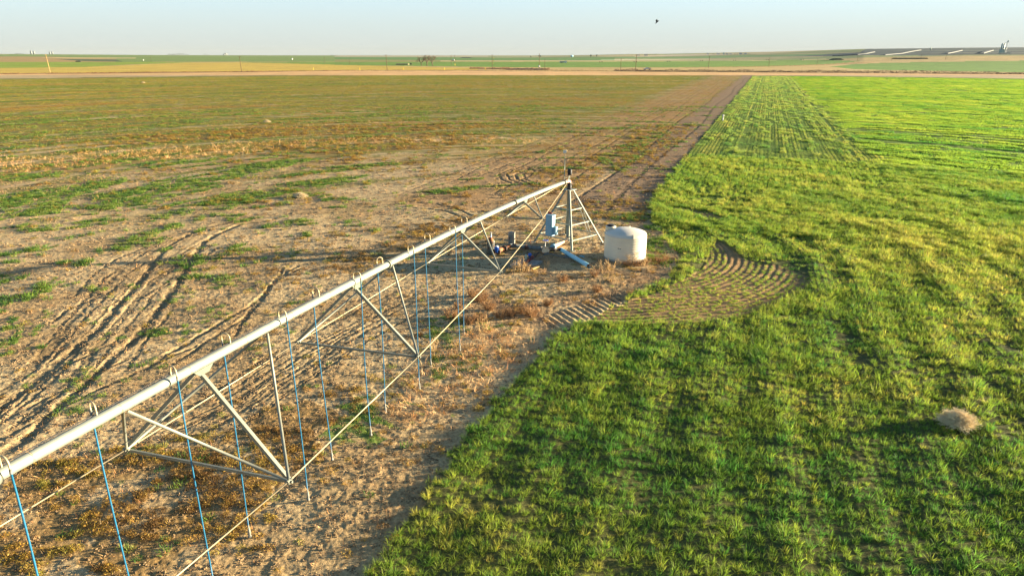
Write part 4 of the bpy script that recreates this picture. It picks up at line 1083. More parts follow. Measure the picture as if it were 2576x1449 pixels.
sl_ = thing('concrete_slab', Z(900, 1060), 'grey concrete slab under the red and blue injection valves', 'slab')
pts = [Z(545, 1090, .0), Z(770, 935, .0), Z(1285, 985, .0), Z(1185, 1075, .0)]
m_ = MB(); m_.add([p + Vector((0, 0, .01)) for p in pts] + [p + Vector((0, 0, .13)) for p in pts], [(0, 1, 2, 3), (7, 6, 5, 4), (0, 4, 5, 1), (1, 5, 6, 2), (2, 6, 7, 3), (3, 7, 4, 0)]); m_.build('pad', GREYC, sl_)
pl_ = MB(); a = Z(1045, 1140, .06); b = Z(1215, 1035, .16); pl_.box((a + b) / 2, ((b - a).length, .16, .05), math.atan2(b.y - a.y, b.x - a.x), None)
o = pl_.build('plank', WOODL); tag(o, 'sunlit yellowish wooden plank leaning on the front corner of the concrete slab', 'plank'); rebase(o, (a + b) / 2)

iv = thing('injection_valve', Z(880, 1010, .1), 'red and blue chemical injection valve set between the slab and the pipeline', 'valve')
q0, q1 = Z(870, 1010, .2), Z(1200, 760, .22)
m_ = MB(); m_.tube([q0, q0.lerp(q1, .45)], .07, 12); m_.build('red_pipe', RED, iv)
m_ = MB(); m_.tube([q0.lerp(q1, .4), q1], .055, 12); m_.build('dark_pipe', DARKP, iv)
for t in (.05, .3, .55, .75):
    m_ = MB(); p = q0.lerp(q1, t); d = (q1 - q0).normalized(); m_.tube([p - d * .03, p + d * .03], .11, 14); m_.build('flange', RED if t < .6 else DARKP, iv)
m_ = MB(); p = q0.lerp(q1, .38) + Vector((0, 0, .28)); m_.lathe([(0, -.2), (.03, -.2), (.03, -.05), (.11, -.05), (.12, .08), (.06, .12), (0, .12)], p, 14); m_.build('actuator', BLUE, iv)
m_ = MB(); p = q0.lerp(q1, .18) + Vector((-.05, 0, .3)); m_.lathe([(0, -.2), (.05, -.2), (.07, -.1), (.07, .12), (.04, .16), (0, .16)], p, 12); m_.build('air_release', BING, iv)
m_ = MB(); m_.tube([q0 + Vector((-.05, .1, .1)), q0 + Vector((-.35, .25, .16)), q0 + Vector((-.3, .45, .1)), q0 + Vector((.1, .5, .06))], .018, 6); m_.tube([q0.lerp(q1, .5), q0.lerp(q1, .6) + Vector((.35, -.15, -.05)), q0.lerp(q1, .9) + Vector((.4, -.1, -.08))], .016, 6); m_.build('loop_tube', NOZ, iv)

cd = MB(); L_ = [Z(1310, 810, .1), Z(1440, 785, .12), Z(1600, 820, .1), Z(1800, 868, .06), Z(1880, 850, .06), Z(1850, 800, .1), Z(1790, 810, .12), Z(1800, 868, .08), Z(1900, 880, .04)]
cd.tube(L_, .035, 8); o = cd.build('flexible_conduit', NOZ); tag(o, 'thin grey conduit with a curled end lying behind the pale blue pipe', 'conduit'); rebase(o, Z(1600, 830))
lt = MB(); c = Z(2165, 870, .0); rnd = random.Random(3)
vs = [c + Vector((rnd.uniform(-.22, .22), rnd.uniform(-.2, .2), rnd.uniform(.01, .16))) for _ in range(14)]
for k in range(12): lt.add([vs[k], vs[(k + 3) % 14], vs[(k + 7) % 14]], [(0, 1, 2)])
o = lt.build('plastic_scrap', PVC); tag(o, 'crumpled pale plastic scrap on the ground right of the pale blue pipe', 'litter'); rebase(o, c)

pd = thing('utility_pedestal', Z(600, 575), 'upright grey utility box standing behind the rusty pipeline elbow', 'utility box')
p0 = Z(600, 575); m_ = MB(); m_.box(p0 + Vector((0, 0, .40)), (.34, .34, .8), R(-35)); m_.build('case', GREYC, pd)
m_ = MB(); m_.box(p0 + Vector((0, 0, .82)), (.37, .37, .05), R(-35)); m_.build('lid', GREYC, pd)
fx = Matrix.Rotation(R(-35), 3, 'Z'); m_ = MB(); m_.box(p0 + fx @ Vector((0, -.173, .38)), (.26, .01, .6), R(-35)); m_.build('door', PGREY, pd)
o = MB(); p0 = Z(1015, 590); o.tube([p0, p0 + Vector((.03, 0, 1.15))], .022, 6); o.box(p0 + Vector((.03, 0, .72)), (.05, .04, .3)); o = o.build('fence_post', RUST); tag(o, 'slender rusty steel post standing left of the pivot tower', 'post'); rebase(o, p0)
o = MB(); p0 = atY(1397, 447, 60.0); p0 = at(1351, 466); o.tube([p0, p0 + Vector((0, 0, .5))], .05, 6); o = o.build('marker_stub', BLACK); tag(o, 'short dark stub standing in the soil behind the pivot end', 'post'); rebase(o, p0)
o = MB(); p0 = at(1818, 304); o.tube([p0, p0 + Vector((0, 0, .9))], .12, 8); o.ball(p0 + Vector((0, 0, .95)), .2); o = o.build('field_marker', WHITE); tag(o, 'small white marker at the wheat edge halfway to the dirt road', 'marker'); rebase(o, p0)

# ------------------------------------------------------------------ dry bushes
def twig_mesh(h, rad, n, seed, up=1.0, branches=4, th=.006, ball=False):
    rnd = random.Random(seed); b = MB()
    def strip(p, q, w):
        d = (q - p).normalized(); s = d.orthogonal().normalized(); s.rotate(Matrix.Rotation(rnd.uniform(0, 3.14), 3, d)); s2 = d.cross(s)
        o = len(b.v); b.add([p + s * w, p - s * .5 * w + s2 * .87 * w, p - s * .5 * w - s2 * .87 * w, q], [(0, 1, 3), (1, 2, 3), (2, 0, 3)])
    for i in range(n):
        a = rnd.uniform(0, 6.28); r0 = rad * .35 * math.sqrt(rnd.random()); p = Vector((r0 * math.cos(a), r0 * math.sin(a), 0))
        if ball:
            el = rnd.uniform(-.15, 1.5); d = Vector((math.cos(a) * math.cos(el), math.sin(a) * math.cos(el), math.sin(el))); p = Vector((0, 0, h * .3)) + d * rad * .1
            q = p + Vector((d.x * rad, d.y * rad, d.z * h * .7)) * rnd.uniform(.6, 1)
        else:
            q = p + Vector((math.cos(a) * rad * rnd.uniform(.1, .8), math.sin(a) * rad * rnd.uniform(.1, .8), h * rnd.uniform(.5, 1) * up))
        strip(p, q, th * 1.6)
        for k in range(branches):
            t = rnd.uniform(.3, .95); m = p.lerp(q, t); L = h * rnd.uniform(.12, .34)
            d = (q - p).normalized() + Vector((rnd.gauss(0, .6), rnd.gauss(0, .6), rnd.gauss(0, .45))); e = m + d.normalized() * L; strip(m, e, th)
            for j in range(2):
                m2 = m.lerp(e, rnd.uniform(.4, 1)); strip(m2, m2 + Vector((rnd.gauss(0, .5), rnd.gauss(0, .5), rnd.gauss(.3, .4))).normalized() * L * .45, th * .7)
    return b
BUSH = {'orange': [twig_mesh(.55, .5, 60, s, branches=7, th=.007) for s in (1, 2, 3)], 'straw': [twig_mesh(.9, .45, 14, s, branches=5, th=.009) for s in (4, 5, 6)]}
BOBJ = {}
for k, L in BUSH.items():
    for i, b in enumerate(L):
        me = bpy.data.meshes.new('dry_bush'); me.from_pydata(b.v, [], b.f); me.materials.append(DTWIG if k == 'orange' else DTWIG2); me.update(); BOBJ[(k, i)] = me
def bush(px, py, k, i, s, label, group=None, name=None):
    p = at(px, py); p.z = gz(p.x, p.y) - .02
    o = bpy.data.objects.new(name or ('dry_bush' if k == 'orange' else 'dry_weed'), BOBJ[(k, i % 3)]); COL.objects.link(o); o.location = p; o.scale = (s, s, s * random.uniform(.85, 1.15)); o.rotation_euler = (0, 0, random.uniform(0, 6.28))
    tag(o, label, 'bush' if k == 'orange' else 'weed', group)
def zD(x, y): return full(x / 3.45 + 1300, y / 3.45 + 780)
gB = 'dry orange bushes below the concrete slab'
for n_, (x, y, s, lab) in enumerate([(360, 350, 1.35, 'large rust orange dry bush behind the near truss rod'), (460, 440, 1.2, 'dry orange bush just right of the largest bush'), (290, 300, .9, 'small orange bush at the upper left of the bush cluster'),
        (70, 520, 1.1, 'orange dry bush around the blue hose foot, left of the cluster'), (150, 430, .8, 'low dry bush behind the pair of blue hoses'), (370, 560, 1.1, 'upright orange bush at the lower edge of the cluster'), (260, 580, .9, 'dark orange bush in the lower left of the cluster'),
        (570, 520, 1.0, 'dry bush in the middle right of the cluster'), (680, 500, 1.1, 'spreading orange bush right of the middle of the cluster'), (880, 500, 1.25, 'thick orange bush closing the cluster on the right'), (790, 470, .8, 'small dry bush left of the thick right hand bush'),
        (1060, 390, .8, 'lone dry bush above the right end of the bush cluster'), (1200, 150, .9, 'brown dry bush halfway between the slab and the cream tank'), (1540, 260, .95, 'rounded brown bush below the cream tank toward the thin wheat rows'), (1880, 290, .6, 'small dark bush beside the edge of the thin wheat rows')]):
    bush(*zD(x, y), 'orange', n_, s * .85, lab, gB if n_ < 11 else 'scattered dry bushes in the yard')
def zE(x, y): return full(x / 6.04 + 1720, y / 6.04 + 620)
for n_, (x, y, s, lab) in enumerate([(280, 1080, 1.0, 'tall pale weed at the left foot of the cream tank'), (430, 1080, .8, 'pale weed just right of the tall one before the cream tank'), (560, 960, .6, 'thin weed before the middle of the cream tank'), (780, 930, 1.0, 'branching weed rising against the lit side of the cream tank'), (1000, 960, .7, 'short weed at the right front foot of the cream tank'), (410, 1250, .8, 'pale weed standing lowest before the cream tank'), (1110, 1060, .7, 'thin weed alone right of the cream tank')]):
    bush(*zE(x, y), 'straw', n_, s, lab, 'pale weeds in front of the cream tank')
for n_, (x, y, s, lab) in enumerate([(700, 960, .6, 'low orange bush touching the front of the cream tank'), (870, 960, .7, 'dense orange bush at the right front of the cream tank'), (1010, 930, .6, 'orange bush by the right edge of the cream tank'), (1290, 900, .8, 'olive brown bush between the cream tank and the wheat'), (1400, 860, .6, 'small brown bush nearest the wheat behind the tank side'), (130, 1150, .7, 'brown bush left of the pale weeds before the tank')]):
    bush(*zE(x, y), 'orange', n_, s, lab, 'low bushes around the cream tank')
for n_, (x, y, s, lab) in enumerate([(690, 1190, .8, 'upright pale weed at the left front of the concrete slab'), (820, 1200, .9, 'pale weed before the middle of the concrete slab'), (930, 1190, .7, 'pale weed before the right part of the concrete slab'), (1390, 1080, .6, 'dark tangled weed right of the concrete slab')]):
    p = full(x / 7.576 + 1420, y / 7.576 + 640); bush(p[0], p[1], 'straw', n_, s, lab, 'pale weeds in front of the concrete slab')
for n_, (px, py, s, lab) in enumerate([(1330, 838, .7, 'pale split stalk standing by the ridged tyre marks'), (1215, 835, .9, 'bare pale stalk left of the orange bush cluster foot'), (1090, 880, .7, 'dry weed near the nozzle of the ninth blue hose')]):
    bush(px, py, 'straw', n_, s, lab, 'single dry stalks along the wheat edge')
p = at(2405, 1073); b = twig_mesh(.62, .48, 420, 33, branches=8, th=.006, ball=True); o = b.build('tumbleweed', TUMB); o.location = (p.x, p.y, gz(p.x, p.y) + .02); o.scale = (1.3, 1.05, .85)
tag(o, 'round pale tumbleweed resting alone in the green wheat at lower right', 'tumbleweed')
for (px, py, lab) in [(672, 309, 'far pale tumbleweed in the olive field, the right one'), (757, 497, 'pale tumbleweed beside the green weed strip'), (360, 210, 'pale tumbleweed far back in the olive field, near its left third'), (1314, 530, 'small tumbleweed on the soil left of the pivot end')]:
    p = at(px, py); o = bpy.data.objects.new('tumbleweed', b and bpy.data.objects['tumbleweed'].data); COL.objects.link(o); o.location = (p.x, p.y, gz(p.x, p.y)); s = .9 + p.y / 500; o.scale = (s * 1.2, s, s * .6)
    tag(o, lab, 'tumbleweed')

# ------------------------------------------------------------------ far side of the field
def fat(x, y): return at(*full(x, y))
def px_h(p, dpx): return dpx / 2000.0 * (p.y * CT - (p.z - CAMH) * ST)      # metres for full-size pixels at that depth
def pole(x, y, top, label, arm=1.0, lean=0.0, wood=WOOD, dx=0, cat='utility pole', grp='utility poles along the far road'):
    p = fat(x, y); h = px_h(p, y - top); r = max(.2, h * .02)
    t = thing('utility_pole', p, label, cat, grp)
    m_ = MB(); tp = p + Vector((lean * h, 0, h)); m_.tube([p + Vector((0, 0, -.3)), tp], [r, r * .65], 8); m_.build('shaft', wood, t)
    if arm:
        m_ = MB(); m_.box(tp + Vector((0, 0, -.45)), (2.4 * arm, .14, .16), R(20)); ca = m_.build('crossarm', wood, t)
        m_ = MB()
        for k in (-1, 0, 1): m_.lathe([(0, 0), (.05, 0), (.07, .1), (.04, .2), (0, .22)], tp + Matrix.Rotation(R(20), 3, 'Z') @ Vector((k * 1.05 * arm, 0, -.36)), 8)
        m_.build('insulator', BLACK, ca)
    return t, p, tp
pole(148, 215.5, 163, 'leaning pole furthest left on the far road', lean=-.06, wood=WOODL)
pole(708, 211, 168, 'second pole from the left on the far road', lean=-.03)
pole(1134.5, 207, 163, 'pole just left of the bare trees', lean=-.03)
t, p, tp = pole(1322, 191, 163, 'left pole of the pair that carries the transformer', .4)
t2, p2, tp2 = pole(1333, 193, 163.5, 'right pole of the transformer pair with a yellow foot', .4)
m_ = MB(); mid = (p + p2) / 2; hz = px_h(p, 12); m_.box(Vector((mid.x, mid.y, hz)), (3.6, 1, .25)); m_.build('transformer_rack', WOOD, t)
for k in (-1, 0, 1):
    m_ = MB(); m_.lathe([(0, 0), (.5, 0), (.5, 1.5), (.3, 1.7), (0, 1.75)], Vector((mid.x + k * 1.2 + .3, mid.y, hz + .1)), 12); m_.build('transformer', WHITE, t)
m_ = MB(); m_.tube([p2 + Vector((0, -.1, 0)), p2 + Vector((0, -.1, 2.2))], .32, 8); m_.build('yellow_guard', YELP, t2)
t, p, tp = pole(1442, 204, 163, 'pole with yellow cutouts right of the transformer pair')
for k, z in enumerate((.42, .58, .76)):
    m_ = MB(); q = p + Vector((.9 + .3 * k, 0, (tp.z - p.z) * z)); m_.box(q, (1.5, .2, .3)); m_.build('cutout', YELP, t)
pole(1580, 201, 160, 'tall thin pole above the round white tank', 0.6)
pole(1596, 201, 174, 'short thin pole beside the round white tank', 0)
pole(1818, 208, 174, 'thin pole left of the parked pickup', 0.3)
pole(1862, 209.5, 163, 'tall pole just left of the parked pickup')
pole(2075, 199.5, 166, 'dark pole at the edge of the far green field', 0.4, lean=.05)
pole(2252, 196.5, 171, 'dark pole near the middle of the far green field edge', .4, lean=.02)
pole(2393, 191, 174, 'thin pole before the dark silage mound', .3)
pole(2512, 178, 164, 'faint pole right of the dark silage mound', .5)
pole(2612, 179, 167, 'faint pole left of the long haystack', .3)
pole(2697, 173, 161, 'faint pole behind the long haystack', .3)
pole(2770, 175, 161, 'faint pole right of the long haystack', .3)
pole(443, 181, 168, 'distant pole in the green fields on the left', .5)
pole(952, 188, 168, 'distant pole in the green fields before the bare trees', .5)
pole(1024, 190, 170, 'thin distant pole left of the third road pole', .3)
for x, lab in ((1054, 'yellow marker post left of the far road bend'), (1182, 'yellow marker post below the stacked pallets'), (1302, 'yellow marker post before the transformer pair'), (918, 'yellow marker post furthest left'), (1422, 'yellow marker post furthest right')):
    p = fat(x, 205.5); o = MB(); o.tube([p, p + Vector((0, 0, 1.2))], .22, 8); o.lathe([(0, 1.2), (.3, 1.2), (.3, 1.6), (0, 1.75)], p, 8); o = o.build('marker_post', YELP); tag(o, lab, 'marker post', 'yellow marker posts along the far road'); rebase(o, p)
p = fat(1579.5, 198); o = MB(); o.ball(p + Vector((0, 0, .95)), .95, 16); o = o.build('round_tank', WHITE); tag(o, 'small round white tank at the foot of the thin pole', 'tank'); rebase(o, p)

def bare_tree(x, y, top, w, seed, label):
    p = fat(x, y); h = px_h(p, y - top); rw = px_h(p, w) / 2; rnd = random.Random(seed)
    t = thing('bare_tree', p, label, 'tree', 'bare trees by the far road')
    tr = MB(); cr = MB()
    fork = p + Vector((rnd.uniform(-.4, .4), 0, h * .22)); tr.tube([p, fork], [h * .04, h * .03], 8)
    def grow(a, d, L, r, lv):
        b = a + d * L; (tr if lv < 2 else cr).tube([a, (a + b) / 2 + Vector((rnd.gauss(0, L * .05),) * 3), b], [r, r * .8, r * .6], 5 if lv < 3 else 3, False)
        if lv >= 5: return
        for k in range(3 if lv < 4 else 4):
            dd = (d + Vector((rnd.gauss(0, .52), rnd.gauss(0, .52), rnd.gauss(.12, .3)))).normalized()
            grow(a.lerp(b, rnd.uniform(.55, 1)), dd, L * rnd.uniform(.6, .85), r * .6, lv + 1)
    for k in range(4):
        a = k * 1.57 + rnd.random(); grow(fork, Vector((math.cos(a) * rw / h * 1.5, math.sin(a) * rw / h * 1.5, .9)).normalized(), h * .27, h * .024, 1)
    zmax = max(v[2] for v in tr.v + cr.v) - p.z; k = h / zmax
    for m_ in (tr, cr): m_.v = [(p.x + (v[0] - p.x) * k, p.y + (v[1] - p.y) * k, p.z + (v[2] - p.z) * k) for v in m_.v]
    tr.build('trunk', BARK, t); cr.build('crown', BARK, t)
bare_tree(1235, 193.5, 166, 28, 3, 'leafless tree on the left of the three by the road')
bare_tree(1251, 194, 162, 26, 5, 'tallest leafless tree in the middle of the three')
bare_tree(1267, 193.5, 164, 28, 8, 'leafless tree on the right of the three, paler')
def leafy(x, y, top, w, seed, label, grp, name='tree', n=500, m=None):
    p = fat(x, y); h = px_h(p, y - top); rw = px_h(p, w) / 2; rnd = random.Random(seed)
    t = thing(name, p, label, 'tree', grp)
    tr = MB(); tr.tube([p, p + Vector((0, 0, h * .4))], [h * .05, h * .03], 6); tr.build('trunk', BARK, t)
    cr = MB(); lobes = [(Vector((rnd.uniform(-.6, .6) * rw, rnd.uniform(-.5, .5) * rw, h * rnd.uniform(.35, .75))), rnd.uniform(.35, .6)) for _ in range(7)]
    for _ in range(n):
        c, s = rnd.choice(lobes); d = Vector((rnd.gauss(0, 1), rnd.gauss(0, 1), rnd.gauss(0, 1))).normalized() * rnd.uniform(.5, 1); q = p + c + Vector((d.x * rw * s, d.y * rw * s, d.z * h * .38 * s))
        if q.z < p.z: q.z = p.z + .2
        e = Vector((rnd.gauss(0, 1), rnd.gauss(0, 1), rnd.gauss(0, 1))).normalized(); f_ = e.orthogonal().normalized(); L = max(h * .06, .25)
        cr.add([q - e * L, q + f_ * L * .7, q + e * L], [(0, 1, 2)])
    cr.build('crown', m or LEAFD, t)
leafy(1320, 196, 187, 14, 1, 'low grey green shrub left of the bare trees', None, 'shrub') if False else None
leafy(1205, 193, 184, 9, 1, 'low grey green shrub just left of the bare trees', 'roadside shrubs', 'shrub')
leafy(1581, 170, 161, 11, 2, 'round dark tree showing behind the tall thin pole', 'single trees on the plain')
leafy(1555, 170, 164, 5, 3, 'tiny tree left of the round dark tree', 'single trees on the plain')
leafy(1731, 169, 160, 6, 4, 'dark tree right of the pale blue tank', 'single trees on the plain')
leafy(1748, 167, 159, 5, 5, 'slim tree far right of the pale blue tank', 'single trees on the plain')
k = 0
for x0, x1, yb, grp, lab in [(1896, 1924, 163.5, 'dark trees behind the cream farmhouse', 'farmhouse'), (495, 552, 163, 'dark trees on the left horizon', 'left horizon'), (972, 992, 165.5, 'dark trees left of the bare trees on the horizon', 'middle horizon'), (598, 612, 162.5, 'small trees by the white bins', 'white bins'), (46, 68, 160.5, 'hazy trees at the far left horizon', 'far left')]:
    xs_ = np.arange(x0, x1, 5.0)
    for j, x in enumerate(xs_):
        k += 1; wd = ('leftmost', 'second', 'third', 'fourth', 'fifth', 'sixth', 'seventh', 'eighth', 'ninth', 'tenth', 'eleventh', 'twelfth')[min(j, 11)]
        leafy(x, yb, yb - random.uniform(3.8, 6.6), 8, 20 + k, '%s dark tree counted from the left of the %s row' % (wd, lab), grp, n=160)

def house(x0, x1, y, top, label, wall=CREAM, name='farmhouse', cat='house', grp=None, roof=ROOFM):
    p = fat((x0 + x1) / 2, y); w = px_h(p, x1 - x0); h = px_h(p, y - top); t = thing(name, p, label, cat, grp); d = w * .6
    m_ = MB(); m_.box(p + Vector((0, 0, h * .31)), (w, d, h * .66)); wl = m_.build('wall', wall, t)
    m_ = MB(); z = h * .64; hw, hd = w * .54, d * .56
    V = [p + Vector(q) for q in [(-hw, -hd, z), (hw, -hd, z), (hw, hd, z), (-hw, hd, z), (-hw, 0, h), (hw, 0, h)]]
    m_.add(V, [(0, 1, 5, 4), (2, 3, 4, 5), (0, 4, 3), (1, 2, 5), (0, 3, 2, 1)]); m_.build('roof', roof, t)
    for k in (-.28, .05, .32):
        m_ = MB(); m_.box(p + Vector((k * w, -d / 2 - .03, h * .34)), (w * .1, .08, h * .22)); m_.build('window', GLASS, t)
house(1888, 1897, 164, 159.8, 'cream farmhouse with dark trees to its right')
house(1866, 1874, 163.5, 161, 'pale flat shed left of the cream farmhouse', WHITE, 'shed', 'shed')
for x0, x1, y, tp_, lab in [(2071, 2076, 160.5, 157, 'small white house at the left of the distant farmstead'), (2100, 2108, 160, 157, 'grey roofed house in the middle of the distant farmstead'), (2127, 2133, 160.5, 157.5, 'low white house right of the tall farm building'), (2137, 2144, 160, 157.5, 'white house with a pale roof in the distant farmstead'), (2166, 2174, 160, 155.5, 'brightest white house in the distant farmstead'), (2180, 2187, 160, 156, 'pale house near the right end of the distant farmstead')]:
    house(x0, x1, y, tp_, lab, WHITE, 'house', 'house', 'houses of the distant farmstead')
for j, x in enumerate((2088, 2117, 2152, 2160, 2191, 2197)):
    leafy(x, 160.3, 155.8, 8, 90 + j, '%s tree of the distant farmstead counted from the left' % ('first', 'second', 'third', 'fourth', 'fifth', 'sixth')[j], 'trees of the distant farmstead', n=160)
def cyl_group(name, label, xs_, y, tops, r, m, cat, cap=True):
    p = fat(xs_[0], y); t = thing(name, p, label, cat)
    for x, tp_ in zip(xs_, tops):
        q = fat(x, y); h = px_h(q, y - tp_); rr_ = px_h(q, r); m_ = MB()
        m_.lathe([(0, 0), (rr_, 0), (rr_, h * .86), (rr_ * .5, h * .97), (0, h)] if cap else [(0, 0), (rr_, 0), (rr_, h), (0, h)], q, 20); m_.build('silo', m, t)
    return t
cyl_group('grain_elevator', 'tall pair of white silos on the left horizon', [92.5, 100.5], 160.5, [150, 151], 2.4, BINM, 'grain elevator', False)
cyl_group('grain_elevator', 'lower pair of white silos right of the tall pair', [147, 154.5], 160.5, [153, 152.5], 2.2, BINM, 'grain elevator', False)
cyl_group('grain_bin', 'cluster of bright white domed bins on the left horizon', [657, 661.5, 665], 163, [158.5, 156, 158], 3, BINM, 'grain bin')
cyl_group('water_tank', 'pale blue round tank standing far out on the plain', [1675.5], 167.5, [162.5], 3.8, PVC, 'tank', False)
cyl_group('farm_building', 'small white tank in the left green fields', [856], 176, [171.5], 1.8, WHITE, 'tank')
cyl_group('farm_building', 'tiny white tank near the left edge fields', [420], 178.5, [175], 1.2, WHITE, 'tank')
cyl_group('feed_tower', 'small grey tower on the feedlot skyline', [2727], 146.8, [139.5], 1.4, BING, 'tower')
p = fat(2120, 160.5); t = thing('farm_tower', p, 'tall pale farm building rising over the distant farmstead', 'building'); h = px_h(p, 6.5); m_ = MB(); m_.box(p + Vector((0, 0, h * .4)), (h * .6, h * .5, h * .8)); m_.box(p + Vector((0, 0, h * .9)), (h * .25, h * .25, h * .2)); m_.build('wall', BING, t)
# feed mill
p = fat(2938, 158); t = thing('feed_mill', p, 'feed mill with grey green bins and a tall white elevator leg on the right horizon', 'feed mill')
u = px_h(p, 1)
for k in range(4):
    m_ = MB(); c = p + Vector(((-8 + k * 3.2) * u, (k % 2) * 4 * u, 0)); h = (27 + (k % 2) * 2) * u; m_.lathe([(0, 6 * u), (1.6 * u, 6 * u), (1.7 * u, 9 * u), (1.7 * u, h - 2 * u), (.8 * u, h), (0, h)], c, 16); m_.build('bin', BING, t)
m_ = MB(); m_.box(p + Vector((-4 * u, 1 * u, 6 * u)), (12 * u, 6 * u, 12 * u)); m_.build('mill_house', BING, t)
for k in (0, 1):
    m_ = MB(); q = p + Vector(((5.5 + k * 1.8) * u, 0, 0)); m_.tube([q, q + Vector((k * 1.2 * u, 0, (34 - k * 0) * u))], .5 * u, 6); m_.build('elevator_leg', WHITE, t)
m_ = MB(); m_.box(p + Vector((7.6 * u, 0, 34 * u)), (2.4 * u, 2 * u, 4 * u)); m_.tube([p + Vector((8 * u, 0, 36 * u)), p + Vector((8 * u, 0, 42 * u))], .25 * u, 5); m_.build('head_house', BING, t)
m_ = MB(); m_.tube([p + Vector((7 * u, 0, 33 * u)), p + Vector((-4 * u, 0, 28 * u))], .35 * u, 6); m_.build('spout', WHITE, t)
m_ = MB(); m_.box(p + Vector((4 * u, -3 * u, 1.6 * u)), (30 * u, 6 * u, 3.0 * u)); m_.build('commodity_shed', CREAM, t)
# pale feed lanes of the feedlot, laid on the slope
LANE = mat('pale_concrete_lane', (92, 97, 92), .8, 0, .08, .1)
for j, (pts, w, lab) in enumerate([([(2442, 164.6), (2510, 161.4), (2535, 158.5), (2560, 153.5)], 6, 'leftmost pale feed bunk lane on the feedlot slope'), ([(2590, 162.5), (2640, 158), (2670, 152), (2696, 147.8)], 5, 'long pale feed bunk lane second from the left'), ([(2774, 158), (2795, 154), (2817, 149)], 4, 'pale feed bunk lane in the middle of the feedlot'), ([(2876, 157.5), (2890, 153), (2905, 149)], 7, 'broad hazy pale lane left of the feed mill')]):
    P = [fat(*q) for q in pts]; m_ = MB(); d = (P[-1] - P[0]).normalized(); s = Vector((d.y, -d.x, 0)) * w / 2
    vs = []
    for q in P: vs += [q - s + Vector((0, 0, 1.2)), q + s + Vector((0, 0, 1.2)), q + s + Vector((0, 0, -2)), q - s + Vector((0, 0, -2))]
    fs = []
    for i in range(len(P) - 1):
        a = i * 4
        for k in range(4): fs.append((a + k, a + (k + 1) % 4, a + 4 + (k + 1) % 4, a + 4 + k))
    fs += [(3, 2, 1, 0), tuple(len(vs) - 4 + k for k in range(4))]
    m_.add(vs, fs); o = m_.build('feed_lane', LANE); tag(o, lab, 'feed lane', 'pale feed lanes of the feedlot'); rebase(o, P[0])
def mound(name, x0, x1, y, top, label, m, cat, flat=False):
    a, b = fat(x0, y), fat(x1, y); h = px_h(a, y - top); n = 30; m_ = MB(); rnd = random.Random(int(x0)); vs = []; K = 9; wdt = (b - a).length * .12 if not flat else 7.0
    for i in range(n + 1):
        c = a.lerp(b, i / n); e = min(1, (math.sin(math.pi * i / n)) ** .4 * 1.1) if not flat else (1.0 if 0 < i < n else .96)
        hh_ = h * e * rnd.uniform(.85, 1.05) if not flat else h * e * rnd.uniform(.96, 1.02)
        for k in range(K):
            q = k / (K - 1); prf = math.sin(math.pi * q) ** (.7 if not flat else .25); vs.append(c + Vector((0, (q - .5) * wdt * 2, hh_ * prf - .2 * (q in (0, 1)))))
    fs = [(i * K + k, i * K + k + 1, (i + 1) * K + k + 1, (i + 1) * K + k) for i in range(n) for k in range(K - 1)]
    fs += [tuple(range(K))[::-1], tuple(n * K + k for k in range(K))]
    m_.add(vs, fs); o = m_.build(name, m); tag(o, label, cat); rebase(o, a)
mound('silage_pile', 2431, 2470, 176, 172, 'long dark silage mound at the end of the far green field', SILAGE, 'silage pile')
mound('haystack', 2620, 2712, 173.2, 170, 'very long low haystack on the pale stubble at right', HAY, 'haystack', True)
mound('dirt_mound', 1348, 1384, 170.5, 168.3, 'low dark mound behind the transformer poles', SILAGE, 'mound')
mound('pallet_stack', 1162, 1197, 190.5, 187, 'long stack of crates in the green left of the bare trees', HAY, 'stack', True)
mound('dirt_mound', 221, 238, 181.8, 179, 'low dark heap in the left fields', SILAGE, 'mound')
mound('earth_bank', 1480, 1615, 205, 200.8, 'low dark earth bank below the round white tank', mat('bank_earth', (128, 100, 72), .95, 0, .3, .3), 'bank')
# hedges of wind-blown tumbleweeds caught on the fence
def hedge(name, pts, h0, dens, label, m, dep=2.5, seed=1, L=.4):
    rnd = random.Random(seed); P = [fat(*q) for q in pts]; b = MB()
    for a, c in zip(P[:-1], P[1:]):
        for _ in range(int((c - a).length * dens)):
            q = a.lerp(c, rnd.random()); hh_ = h0 * (.35 + .65 * float(vn(np.array([q.x / 5.0]), np.array([q.y / 5.0]), seed)[0])); q = q + Vector((0, rnd.uniform(-dep, dep), rnd.random() ** 1.3 * hh_))
            e = Vector((rnd.gauss(0, 1), rnd.gauss(0, 1), rnd.gauss(0, 1))).normalized(); f_ = e.orthogonal().normalized(); b.add([q - e * L, q + f_ * L * .7, q + e * L], [(0, 1, 2)])
    o = b.build(name, m); tag(o, label, 'weeds', kind='stuff'); rebase(o, P[0])
hedge('fence_line_weeds', [(1376, 202), (1440, 202.5), (1540, 204), (1610, 205.5)], 2.2, 50, 'brushy rust brown weeds heaped along the road fence', mat('rust_brush', (138, 108, 74), .9, 0, .3, .5), 3, 1)
hedge('fence_line_tumbleweeds', [(1800, 209), (1900, 210.5), (2000, 211), (2300, 213), (2600, 215), (2800, 217), (3050, 218.5)], 2.4, 34, 'dark line of tumbleweeds caught in the fence along the dirt road', mat('dark_brush', (74, 52, 42), .9, 0, .3, .5), 1.0, 2)
hedge('roadside_tumbleweeds', [(-40, 217.5), (400, 213.6), (800, 210.2), (1100, 207.6), (1500, 207.6), (1800, 209)], .8, 8, 'thin dark line of weeds along the road verge on the left', mat('verge_brush', (126, 92, 60), .9, 0, .3, .5), .7, 3)
hedge('field_edge_weeds', [(2000, 199.5), (2200, 197), (2400, 191.5), (2560, 183)], 1.0, 5, 'brown weeds along the lower edge of the far green field', mat('edge_brush', (150, 112, 70), .9, 0, .3, .5), 1.2, 4)

